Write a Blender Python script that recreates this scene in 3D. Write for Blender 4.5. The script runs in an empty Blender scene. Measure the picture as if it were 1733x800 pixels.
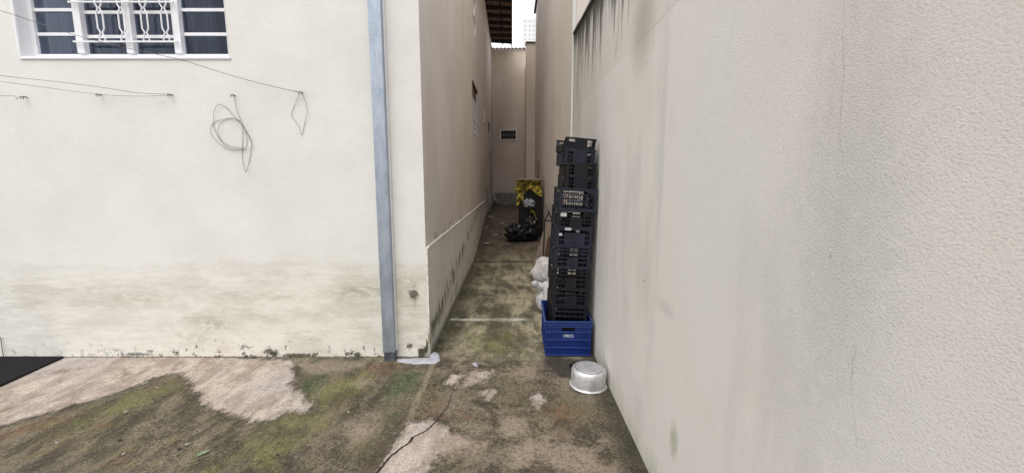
import bpy, bmesh, math, random
import numpy as np
from mathutils import Vector, Matrix
random.seed(7)
R = math.radians
S = bpy.context.scene
COL = S.collection

# ------------------------------------------------------------------ camera
F = 700.0; CX = 866.5; CY = 400.0; H = 1.5; PITCH = R(7.9)
cd = bpy.data.cameras.new('camera'); cam = bpy.data.objects.new('camera', cd); COL.objects.link(cam)
cd.sensor_width = 36; cd.lens = F/1733*36; cd.clip_end = 2000; cd.clip_start = 0.02
cam.location = (0, 0, H); cam.rotation_euler = (R(90)-PITCH, 0, 0)
S.camera = cam

# ------------------------------------------------------------------ light
w = bpy.data.worlds.new('World'); S.world = w; w.use_nodes = True
wn = w.node_tree; bg = wn.nodes['Background']
sky = wn.nodes.new('ShaderNodeTexSky'); sky.sky_type = 'NISHITA'; sky.sun_disc = False
SUN_EL, SUN_AZ = 62, 198     # azimuth clockwise from +Y
sky.sun_elevation = R(SUN_EL); sky.sun_rotation = R(SUN_AZ)
mixc = wn.nodes.new('ShaderNodeMix'); mixc.data_type = 'RGBA'
mixc.inputs[0].default_value = 0.8
wn.links.new(sky.outputs[0], mixc.inputs[6])
mixc.inputs[7].default_value = (11.1, 11.0, 10.95, 1)    # the white cloud cover
wn.links.new(mixc.outputs[2], bg.inputs[0]); bg.inputs[1].default_value = 0.1
sl = bpy.data.lights.new('sun', 'SUN'); sl.energy = 1.15; sl.angle = R(34); sl.color = (1, .965, .915)
sun = bpy.data.objects.new('sun', sl); COL.objects.link(sun)
sd = Vector((math.sin(R(SUN_AZ))*math.cos(R(SUN_EL)), math.cos(R(SUN_AZ))*math.cos(R(SUN_EL)), math.sin(R(SUN_EL))))
sun.rotation_euler = sd.to_track_quat('Z', 'Y').to_euler(); sun.location = (0, -5, 20)
S.view_settings.view_transform = 'Standard'; S.view_settings.look = 'None'
S.view_settings.gamma = 1; S.view_settings.use_curve_mapping = False
S.view_settings.exposure = 0.66
S.cycles.diffuse_bounces = 8; S.cycles.max_bounces = 14

# ------------------------------------------------------------------ pixel -> world
c_, s_ = math.cos(PITCH), math.sin(PITCH)
def ray(u, v):
    a = (u-CX)/F; b = (CY-v)/F
    return Vector((a, c_ + b*s_, -s_ + b*c_))
def P(u, v, Y):
    d = ray(u, v); return Vector((0, 0, H)) + d*(Y/d.y)
def G(u, v, z=0.0):
    d = ray(u, v); return Vector((0, 0, H)) + d*((z-H)/d.z)
def PX(u, v, X):
    d = ray(u, v); return Vector((0, 0, H)) + d*(X/d.x)
FY = 3.34          # plane of the house front
LX = -0.707        # left alley wall
RX = 0.707         # right wall

# ------------------------------------------------------------------ node helpers
class NT:
    def __init__(s, name):
        s.mat = bpy.data.materials.new(name); s.mat.use_nodes = True
        s.t = s.mat.node_tree; s.b = s.t.nodes['Principled BSDF']
        s.out = s.t.nodes['Material Output']
        s._co = None
    def n(s, typ, **kw):
        x = s.t.nodes.new(typ)
        for k, v in kw.items(): setattr(x, k, v)
        return x
    def put(s, sock, v):
        if isinstance(v, bpy.types.NodeSocket): s.t.links.new(v, sock)
        elif isinstance(v, (tuple, list)) and len(v) == 3 and sock.type == 'RGBA': sock.default_value = (*v, 1)
        else: sock.default_value = v
    def co(s):
        if s._co is None: s._co = s.n('ShaderNodeTexCoord').outputs['Object']
        return s._co
    def m(s, op, a, b=None, c=None, clamp=False):
        x = s.n('ShaderNodeMath', operation=op); x.use_clamp = clamp
        s.put(x.inputs[0], a)
        if b is not None: s.put(x.inputs[1], b)
        if c is not None: s.put(x.inputs[2], c)
        return x.outputs[0]
    def mapping(s, scale=(1,1,1), rot=(0,0,0), loc=(0,0,0), co=None):
        x = s.n('ShaderNodeMapping'); s.put(x.inputs[0], co or s.co())
        x.inputs['Scale'].default_value = scale; x.inputs['Rotation'].default_value = rot; x.inputs['Location'].default_value = loc
        return x.outputs[0]
    def noise(s, scale, detail=5, rough=.55, co=None, dist=0.0):
        x = s.n('ShaderNodeTexNoise'); s.put(x.inputs['Vector'], co or s.co())
        x.inputs['Scale'].default_value = scale; x.inputs['Detail'].default_value = detail
        x.inputs['Roughness'].default_value = rough; x.inputs['Distortion'].default_value = dist
        return x.outputs['Fac']
    def voro(s, scale, co=None, feature='F1', rand=1.0):
        x = s.n('ShaderNodeTexVoronoi', feature=feature); s.put(x.inputs['Vector'], co or s.co())
        x.inputs['Scale'].default_value = scale; x.inputs['Randomness'].default_value = rand
        return x.outputs['Distance']
    def ramp(s, v, a, b, smooth=True):
        x = s.n('ShaderNodeMapRange'); x.interpolation_type = 'SMOOTHSTEP' if smooth else 'LINEAR'
        s.put(x.inputs[0], v); x.inputs[1].default_value = a; x.inputs[2].default_value = b
        x.inputs[3].default_value = 0; x.inputs[4].default_value = 1
        return x.outputs[0]
    def mix(s, f, a, b, mode='MIX'):
        x = s.n('ShaderNodeMix', data_type='RGBA', blend_type=mode)
        s.put(x.inputs[0], f); s.put(x.inputs[6], a); s.put(x.inputs[7], b)
        return x.outputs[2]
    def sep(s, co=None):
        x = s.n('ShaderNodeSeparateXYZ'); s.put(x.inputs[0], co or s.co()); return x.outputs
    def attr(s, name):
        x = s.n('ShaderNodeAttribute', attribute_name=name); return x.outputs['Fac']
    def bump(s, h, dist, strength=1.0, prev=None):
        x = s.n('ShaderNodeBump'); x.inputs['Strength'].default_value = strength
        x.inputs['Distance'].default_value = dist; s.put(x.inputs['Height'], h)
        if prev is not None: s.put(x.inputs['Normal'], prev)
        return x.outputs[0]
    def blob(s, a, b, ca, cb, ra, rb, nz, amp=.6, soft=.25):
        """mask: noisy ellipse around (ca,cb) in coordinates a,b; 1 inside"""
        da = s.m('DIVIDE', s.m('SUBTRACT', a, ca), ra); db = s.m('DIVIDE', s.m('SUBTRACT', b, cb), rb)
        d = s.m('SQRT', s.m('ADD', s.m('MULTIPLY', da, da), s.m('MULTIPLY', db, db)))
        d = s.m('ADD', d, s.m('MULTIPLY', s.m('SUBTRACT', nz, .5), amp*2))
        return s.m('SUBTRACT', 1.0, s.ramp(d, 1-soft, 1+soft))
    def done(s, color, rough=.85, normal=None, metal=0, spec=.3):
        s.put(s.b.inputs['Base Color'], color); s.put(s.b.inputs['Roughness'], rough)
        s.put(s.b.inputs['Metallic'], metal); s.put(s.b.inputs['Specular IOR Level'], spec)
        if normal is not None: s.put(s.b.inputs['Normal'], normal)
        return s.mat

def simple(name, col, rough=.6, metal=0, var=.25, vscale=12, bump=.0, bscale=60, spec=.4):
    t = NT(name)
    n = t.noise(vscale, 6, .6)
    dark = tuple(c*(1-var) for c in col)
    cc = t.mix(t.ramp(n, .3, .7), dark, col)
    nr = t.bump(t.noise(bscale, 4), bump) if bump else None
    rr = t.m('ADD', rough-.08, t.m('MULTIPLY', t.noise(vscale*2.3, 3), .16))
    return t.done(cc, rr, nr, metal, spec)

# ------------------------------------------------------------------ object helpers
def link(o, parent=None):
    COL.objects.link(o)
    if parent is not None: o.parent = parent
    return o
def tag(o, label=None, cat=None, group=None, kind=None):
    if label: o['label'] = label
    if cat: o['category'] = cat
    if group: o['group'] = group
    if kind: o['kind'] = kind
    elif label: o['kind'] = 'thing'
    return o
def thing(name, label, cat, loc=(0,0,0), rot=(0,0,0), group=None):
    o = bpy.data.objects.new(name, None); link(o); o.empty_display_size = .1
    o.location = loc; o.rotation_euler = rot
    return tag(o, label, cat, group)
def obj(name, bm, mat, parent=None, smooth=False):
    bmesh.ops.recalc_face_normals(bm, faces=bm.faces)
    me = bpy.data.meshes.new(name); bm.to_mesh(me); bm.free()
    me.materials.append(mat)
    if smooth:
        for p in me.polygons: p.use_smooth = True
    o = bpy.data.objects.new(name, me); return link(o, parent)
def box(bm, x0, x1, y0, y1, z0, z1, bevel=0, mtx=None):
    vs = [bm.verts.new(v) for v in [(x0,y0,z0),(x1,y0,z0),(x1,y1,z0),(x0,y1,z0),(x0,y0,z1),(x1,y0,z1),(x1,y1,z1),(x0,y1,z1)]]
    fs = [bm.faces.new([vs[i] for i in f]) for f in [(0,3,2,1),(4,5,6,7),(0,1,5,4),(1,2,6,5),(2,3,7,6),(3,0,4,7)]]
    if bevel:
        es = list({e for f in fs for e in f.edges})
        r = bmesh.ops.bevel(bm, geom=es, offset=bevel, segments=2, affect='EDGES', profile=.6)
        vs = list({v for f in r['faces'] for v in f.verts} | {v for v in vs if v.is_valid})
    if mtx is not None: bmesh.ops.transform(bm, matrix=mtx, verts=vs)
    return vs
def tube(bm, pts, r, seg=6, cap=True):
    pts = [Vector(p) for p in pts]; rings = []
    n = len(pts); up = None
    for i, p in enumerate(pts):
        d = (pts[min(i+1, n-1)] - pts[max(i-1, 0)]).normalized()
        if up is None:
            up = Vector((0,0,1)) if abs(d.z) < .9 else Vector((1,0,0))
        a = (up - d*up.dot(d)).normalized(); b = d.cross(a); up = a
        rr = r[i] if isinstance(r, (list, tuple)) else r
        rings.append([bm.verts.new(p + (a*math.cos(2*math.pi*k/seg) + b*math.sin(2*math.pi*k/seg))*rr) for k in range(seg)])
    for i in range(n-1):
        for k in range(seg):
            bm.faces.new([rings[i][k], rings[i][(k+1)%seg], rings[i+1][(k+1)%seg], rings[i+1][k]])
    if cap:
        bm.faces.new(rings[0][::-1]); bm.faces.new(rings[-1])
def smooth_pts(pts, n=6):
    pts = [Vector(p) for p in pts]; out = []
    for i in range(len(pts)-1):
        p0 = pts[max(i-1,0)]; p1 = pts[i]; p2 = pts[i+1]; p3 = pts[min(i+2,len(pts)-1)]
        for k in range(n):
            t = k/n
            out.append(.5*((2*p1) + (p2-p0)*t + (2*p0-5*p1+4*p2-p3)*t*t + (3*p1-p0-3*p2+p3)*t**3))
    out.append(pts[-1]); return out
def lathe(bm, prof, seg=48, wob=0):
    rings = []
    for (r, z) in prof:
        rings.append([bm.verts.new(((r)*math.cos(2*math.pi*k/seg), (r)*math.sin(2*math.pi*k/seg), z)) for k in range(seg)])
    for i in range(len(rings)-1):
        for k in range(seg):
            bm.faces.new([rings[i][k], rings[i][(k+1)%seg], rings[i+1][(k+1)%seg], rings[i+1][k]])
    return rings
def grid_mesh(name, A, B, fn, mat, attrs=None, parent=None, hole=None):
    """A x B grid; fn(a,b)->xyz arrays; attrs name->array (len A*B)"""
    a, b = np.meshgrid(A, B, indexing='ij'); x, y, z = fn(a.ravel(), b.ravel())
    co = np.stack([x, y, z], 1); na, nb = len(A), len(B)
    faces = []
    for i in range(na-1):
        for j in range(nb-1):
            if hole and hole(.5*(A[i]+A[i+1]), .5*(B[j]+B[j+1])): continue
            k = i*nb+j; faces.append((k, k+nb, k+nb+1, k+1))
    me = bpy.data.meshes.new(name); me.from_pydata(co.tolist(), [], faces)
    if attrs:
        for nme, val in attrs.items():
            at = me.attributes.new(nme, 'FLOAT', 'POINT'); at.data.foreach_set('value', np.asarray(val, dtype=np.float32))
    me.materials.append(mat); me.update()
    o = bpy.data.objects.new(name, me); return link(o, parent)
def seg_dist(px, py, a, b):
    ax, ay = a; bx, by = b; dx, dy = bx-ax, by-ay
    t = np.clip(((px-ax)*dx+(py-ay)*dy)/(dx*dx+dy*dy+1e-12), 0, 1)
    return np.hypot(px-(ax+t*dx), py-(ay+t*dy))
def poly_sd(px, py, poly):
    d = np.full(px.shape, 1e9); ins = np.zeros(px.shape, bool); n = len(poly)
    for i in range(n):
        a, b = poly[i], poly[(i+1) % n]
        d = np.minimum(d, seg_dist(px, py, a, b))
        c = ((a[1] > py) != (b[1] > py)) & (px < (b[0]-a[0])*(py-a[1])/(b[1]-a[1]+1e-12)+a[0])
        ins ^= c
    return np.where(ins, d, -d)
def union_sd(px, py, polys):
    r = np.full(px.shape, -1e9)
    for p in polys: r = np.maximum(r, poly_sd(px, py, p))
    return np.clip(r, -2, 2)
def gpoly(pts): return [tuple(G(u, v)[:2]) for u, v in pts]

# ------------------------------------------------------------------ ground
def ground_material():
    t = NT('mossy_concrete'); x, y, z = t.sep()
    wob = t.mapping((1,1,1))
    st = t.mapping((3.9, 1.6, 1), (0,0,R(21)))
    n_st = t.noise(1.9, 10, .70, st, .2)
    n_st2 = t.noise(4.6, 10, .74, t.mapping((2.6,1.4,1),(0,0,R(18)),(3,7,0)), .25)
    n_big = t.noise(1.1, 4, .5, None, .4)
    n_mid = t.noise(4.5, 9, .66, None, .5)
    n_fine = t.noise(30, 10, .80)
    n_grit = t.noise(120, 4, .7)
    spk = t.voro(46)
    left = t.ramp(x, -.45, -.95)           # the yard in front of the house
    alley = t.ramp(y, 3.22, 3.32)
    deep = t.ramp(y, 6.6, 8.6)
    # base tones
    yard = t.mix(t.ramp(n_st, .40, .62), (.058,.050,.032), (.200,.172,.126))
    yard = t.mix(t.m('MULTIPLY', t.ramp(n_st2, .48, .66), .75), yard, (.155,.15,.062))
    mid = t.mix(t.ramp(n_mid, .38, .60), (.060,.050,.036), (.255,.222,.172))
    mid = t.mix(t.m('MULTIPLY', t.ramp(n_big, .46, .60), .6), mid, t.mix(t.ramp(n_fine, .42, .58), (.085,.08,.045), (.24,.21,.11)))
    base = t.mix(left, mid, yard)
    al = t.mix(t.ramp(t.noise(3.6, 10, .72, t.mapping((1.3,.55,1),(0,0,0),(4,2,1)), .15), .38, .62), (.125,.125,.085), (.47,.44,.33))
    base = t.mix(t.m('MULTIPLY', t.ramp(t.m('ADD', y, t.m('MULTIPLY', t.m('SUBTRACT', n_mid, .5), 1.6)), 3.0, 3.8), t.ramp(y, 3.0, 3.3)), base, al)
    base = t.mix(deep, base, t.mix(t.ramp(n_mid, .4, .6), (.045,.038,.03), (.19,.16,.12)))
    # reticulated pale lichen
    web = t.m('ADD', t.voro(30, t.mapping((1,1,1),(0,0,0),(1,1,0)), 'DISTANCE_TO_EDGE'), t.m('MULTIPLY', t.m('SUBTRACT', n_fine, .5), .8))
    webm = t.m('MULTIPLY', t.ramp(web, .10, .02), t.m('MULTIPLY', t.ramp(t.noise(2.3, 5, .6, t.mapping((1,1,1),(0,0,0),(6,1,0))), .46, .60), .42))
    base = t.mix(t.m('MULTIPLY', webm, t.m('SUBTRACT', 1.0, alley)), base, (.36,.31,.24))
    # lighter worn flecks
    fl = t.m('MULTIPLY', t.ramp(n_fine, .52, .66), .6)
    base = t.mix(fl, base, (.33,.285,.225))
    # dark algae and painted contact shade near the alley's left wall and specks everywhere
    dk = t.m('MULTIPLY', t.ramp(t.m('ADD', t.m('MULTIPLY', n_mid, .6), t.m('MULTIPLY', n_fine, .5)), .57, .67), .75)
    base = t.mix(dk, base, (.045,.042,.026))
    # yellow-brown rusty tinge
    base = t.mix(t.m('MULTIPLY', t.ramp(t.noise(2.6, 8, .66, t.mapping((1,1,1),(0,0,0),(9,5,2))), .52, .68), .6), base, (.20,.105,.05))
    edgeL = t.ramp(t.m('ADD', t.m('ABSOLUTE', t.m('SUBTRACT', x, LX)), t.m('MULTIPLY', n_mid, -.35)), .08, -.06)  # floor darkened along the left wall: algae and painted contact shade
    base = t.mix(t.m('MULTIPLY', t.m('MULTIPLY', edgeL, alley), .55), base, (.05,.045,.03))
    edgeR = t.ramp(t.m('ADD', t.m('SUBTRACT', RX, x), t.m('MULTIPLY', n_mid, -.22)), .06, -.06)  # contact shade painted into the floor along the right wall
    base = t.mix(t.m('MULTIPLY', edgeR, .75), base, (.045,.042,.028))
    # bright green moss
    ms = t.m('ADD', t.attr('sd_moss'), t.m('MULTIPLY', t.m('SUBTRACT', t.noise(7, 8, .65), .5), .55))
    mossm = t.m('MULTIPLY', t.ramp(ms, -.04, .12), t.m('ADD', .35, t.m('MULTIPLY', t.ramp(n_mid, .35, .6), .55)))
    base = t.mix(mossm, base, t.mix(t.ramp(n_fine, .4, .6), (.022,.045,.016), (.115,.16,.06)))
    ms2 = t.m('ADD', t.attr('sd_olive'), t.m('MULTIPLY', t.m('SUBTRACT', n_st2, .5), .9))
    base = t.mix(t.m('MULTIPLY', t.ramp(ms2, -.05, .14), .55), base, t.mix(t.ramp(n_mid, .4, .62), (.085,.098,.032), (.235,.235,.085)))
    # bare pale screed
    pn = t.m('ADD', t.m('MULTIPLY', t.m('SUBTRACT', n_st2, .5), .30), t.m('MULTIPLY', t.m('SUBTRACT', t.noise(13, 8, .7), .5), .13))
    ps = t.m('ADD', t.attr('sd_pale'), t.m('ADD', pn, t.m('MULTIPLY', t.m('SUBTRACT', n_fine, .5), .10)))
    palem = t.ramp(ps, -.03, .03)
    palec = t.mix(t.ramp(n_st, .38, .60), (.335,.28,.245), (.50,.445,.40))
    palec = t.mix(t.m('MULTIPLY', t.ramp(n_big, .45, .6), .6), palec, (.44,.405,.40))
    palec = t.mix(t.m('MULTIPLY', t.ramp(n_st2, .52, .62), .2), palec, (.27,.215,.19))
    palec = t.mix(t.m('MULTIPLY', t.ramp(n_mid, .52, .72), .35), palec, (.36,.27,.20))
    palec = t.mix(t.m('MULTIPLY', t.ramp(n_fine, .56, .7), .25), palec, (.22,.18,.15))
    lip = t.m('MULTIPLY', t.m('MULTIPLY', t.ramp(ps, -.075, -.01), t.m('SUBTRACT', 1.0, palem)), .5)
    base = t.mix(lip, base, (.05,.043,.03))
    base = t.mix(t.m('MULTIPLY', palem, t.m('SUBTRACT', .95, t.m('MULTIPLY', t.ramp(n_mid, .5, .72), .45))), base, palec)
    ps2 = t.m('ADD', t.attr('sd_faint'), t.m('MULTIPLY', t.m('SUBTRACT', n_mid, .5), .55))
    base = t.mix(t.m('MULTIPLY', t.ramp(ps2, -.03, .09), .55), base, (.36,.30,.245))
    # white lime lines on the alley joints
    wl_n = t.m('MULTIPLY', t.m('SUBTRACT', t.noise(7, 8, .7), .5), .14)
    def line(y0, wdt, xa, xb):
        d = t.m('ABSOLUTE', t.m('SUBTRACT', t.m('ADD', y, wl_n), y0))
        k = t.m('SUBTRACT', 1.0, t.ramp(t.m('ADD', d, t.m('MULTIPLY', t.m('SUBTRACT', n_fine, .5), .03)), wdt*.5, wdt*1.3))
        k = t.m('MULTIPLY', k, t.m('MULTIPLY', t.ramp(x, xa, xa+.03), t.ramp(x, xb, xb-.2)))
        return k
    base = t.mix(t.m('MULTIPLY', line(4.30, .040, -.68, .25), t.m('ADD', .5, t.m('MULTIPLY', t.ramp(n_mid, .4, .5), .5))), base, (.62,.60,.56))
    base = t.mix(t.m('MULTIPLY', line(7.3, .02, -.70, .36), .6), base, (.5,.48,.44))
    dkj = line(7.36, .05, -.72, .70)
    base = t.mix(t.m('MULTIPLY', dkj, .6), base, (.05,.045,.035))
    # dark joint where the alley slab meets the yard
    dj = t.m('ABSOLUTE', t.m('SUBTRACT', t.m('ADD', y, t.m('MULTIPLY', wl_n, .3)), 3.27))
    jm = t.m('MULTIPLY', t.m('SUBTRACT', 1.0, t.ramp(dj, .002, .009)), t.m('MULTIPLY', t.ramp(x, -.66, -.62), .55))
    base = t.mix(jm, base, (.05,.043,.03))
    # lengthwise joint x = -.645 with a pale raised fillet
    lj = t.m('ABSOLUTE', t.m('ADD', t.m('ADD', x, t.m('MULTIPLY', wl_n, .25)), .645))
    yf = t.m('MULTIPLY', t.ramp(y, 2.2, 2.7), t.ramp(y, 3.33, 3.28))
    base = t.mix(t.m('MULTIPLY', t.m('MULTIPLY', t.m('SUBTRACT', 1.0, t.ramp(lj, .012, .03)), yf), .6), base, (.30,.27,.19))
    # dark patch on the floor by the crates
    dark_floor = t.blob(x, y, .50, 3.14, .20, .17, n_mid, .7, .2)
    base = t.mix(t.m('MULTIPLY', dark_floor, .85), base, (.028,.025,.02))
    # crack
    ca = t.m('ABSOLUTE', t.m('ADD', t.attr('sd_crack'), t.m('MULTIPLY', t.m('SUBTRACT', t.noise(9, 6, .7), .5), .045)))
    cw = t.m('ADD', .0013, t.m('MULTIPLY', t.ramp(y, 2.7, 2.2), .0034))
    cm = t.m('SUBTRACT', 1.0, t.ramp(t.m('DIVIDE', ca, cw), .6, 1.5))
    cm = t.m('MULTIPLY', cm, t.m('MULTIPLY', t.ramp(y, 3.05, 2.9), t.ramp(y, 1.5, 1.7)))
    base = t.mix(cm, base, (.02,.016,.012))
    # tiny dark and white specks
    base = t.mix(t.m('MULTIPLY', t.ramp(spk, .13, .06), t.m('MULTIPLY', t.ramp(n_mid, .45, .6), .8)), base, (.03,.026,.02))
    base = t.mix(t.m('MULTIPLY', t.ramp(t.voro(19, t.mapping((1,1,1),(0,0,.4),(2,3,0))), .075, .03), .6), base, (.5,.47,.42))
    base = t.mix(.5, base, t.mix(t.ramp(n_grit, .38, .62), t.mix(.5, base, (0,0,0)), t.mix(.2, base, (.6,.55,.48))))
    # granular grit, pits and crumbs: stronger on the dirty parts than on the bare screed
    gA = t.noise(42, 8, .85, t.mapping((1,1,1),(0,0,0),(5,1,0))); gB = t.noise(16, 9, .82, t.mapping((1.5,.8,1),(0,0,R(21)),(2,8,0)))
    amt = t.m('SUBTRACT', 1.0, t.m('MULTIPLY', palem, .45))
    base = t.mix(t.m('MULTIPLY', t.ramp(gA, .50, .38), t.m('MULTIPLY', amt, .62)), base, (.035,.030,.020))
    base = t.mix(t.m('MULTIPLY', t.ramp(gA, .56, .66), t.m('MULTIPLY', amt, .50)), base, (.46,.42,.33))
    base = t.mix(t.m('MULTIPLY', t.ramp(gB, .47, .36), t.m('MULTIPLY', amt, .60)), base, (.045,.042,.022))
    base = t.mix(t.m('MULTIPLY', t.ramp(gB, .55, .66), t.m('MULTIPLY', amt, .28)), base, (.40,.34,.27))
    pit = t.voro(24, t.mapping((1,1,1),(0,0,.9),(7,2,0)))
    base = t.mix(t.m('MULTIPLY', t.ramp(pit, .16, .08), t.m('MULTIPLY', t.ramp(n_st2, .5, .58), .75)), base, (.03,.026,.02))
    g = t.n('ShaderNodeGamma'); t.put(g.inputs[0], base); g.inputs[1].default_value = 1.40
    hs_ = t.n('ShaderNodeHueSaturation'); t.put(hs_.inputs['Color'], g.outputs[0]); hs_.inputs['Saturation'].default_value = .98; hs_.inputs['Value'].default_value = 1.9
    base = hs_.outputs[0]
    h = t.m('ADD', t.m('ADD', t.m('MULTIPLY', gA, .8), t.m('MULTIPLY', n_fine, .7)), t.m('ADD', t.m('MULTIPLY', n_grit, .25), t.m('MULTIPLY', n_st2, .8)))
    h = t.m('ADD', h, t.m('MULTIPLY', palem, .35))
    h = t.m('SUBTRACT', h, t.m('MULTIPLY', cm, 1.2))
    h = t.m('ADD', h, t.m('MULTIPLY', t.m('MULTIPLY', t.m('SUBTRACT', 1.0, t.ramp(lj, .01, .03)), yf), .7))
    rough = t.m('SUBTRACT', .9, t.m('MULTIPLY', t.ramp(n_big, .5, .7), .25))
    return t.done(base, rough, t.bump(h, .010, 1.0), spec=.4)

def build_ground():
    fineX = np.arange(-5.2, 1.0001, .035); fineY = np.arange(.6, 8.0, .035)
    A = np.concatenate([[-400,-100,-30,-12,-8,-6], fineX, [1.5,3,8,30,100,400]])
    B = np.concatenate([[-400,-100,-30,-10,-4,-1,0], fineY, np.arange(8.0, 15.6, .15), [18,25,50,120,400]])
    a, b = np.meshgrid(A, B, indexing='ij'); px, py = a.ravel(), b.ravel()
    pale = [gpoly(p) for p in [
        [(-80,760),(0,718),(100,692),(190,667),(255,642),(300,629),(318,640),(332,668),(352,690),(395,702),(430,714),(470,702),(528,692),(515,668),(497,655),(492,622),(500,609),(300,600),(-80,598)],
        [(625,815),(650,770),(668,742),(690,716),(718,708),(744,714),(760,730),(802,744),(795,756),(752,762),(740,780),(715,815)],
        [(783,655),(788,636),(800,624),(832,627),(829,641),(806,646),(790,657)],
        [(752,646),(768,631),(783,634),(772,652)],
        [(896,668),(912,665),(926,688),(906,695)],
        [(808,660),(842,660),(828,677)]]]
    faint = [gpoly(p) for p in [
        [(500,612),(640,611),(600,626),(520,642)], [(600,662),(612,640),(645,640),(655,655)],
        [(745,730),(770,740),(840,745),(800,770),(760,765)], [(830,700),(900,700),(905,740),(850,745)],
        [(560,700),(640,690),(640,740),(560,760)], [(845,620),(900,615),(905,640),(860,645)],
        [(880,735),(1010,745),(1040,800),(860,800)], [(740,585),(762,600),(745,612)]]]
    moss = [gpoly(p) for p in [
        [(645,700),(648,655),(655,635),(690,624),(722,628),(712,655),(690,672),(668,702)],
        [(500,660),(500,640),(530,622),(560,625),(560,650),(530,672)]]]
    olive = [gpoly(p) for p in [
        [(505,665),(560,640),(640,625),(640,660),(580,690),(540,730),(470,800),(330,800),(400,740)],
        [(265,650),(310,632),(322,650),(250,690),(150,730),(20,780),(60,730),(200,670)],
        [(760,560),(870,560),(900,600),(800,600)]]]
    cr = [G(u, v) for u, v in [(600,830),(640,797),(660,772),(688,752),(700,738),(722,728),(738,712),(746,704),(757,690),(764,666),(776,652),(785,640),(790,625)]]
    cy = np.array([p.y for p in cr]); cx = np.array([p.x for p in cr])
    i = np.argsort(cy); fx = np.interp(py, cy[i], cx[i])
    sd_crack = np.clip((px-fx)*.72, -1, 1)
    def fn(a, b):
        z = np.interp(b, [-500, 7.32, 7.40, 10.6, 11.6, 16, 500], [0, 0, .03, .50, .60, .62, .62])
        z = np.where(np.abs(a) < 1.2, z, 0)
        return a, b, z
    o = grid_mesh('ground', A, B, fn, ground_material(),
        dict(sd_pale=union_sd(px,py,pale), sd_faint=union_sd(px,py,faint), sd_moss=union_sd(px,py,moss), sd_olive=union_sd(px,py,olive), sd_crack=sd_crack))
    tag(o, kind='structure')
build_ground()

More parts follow.
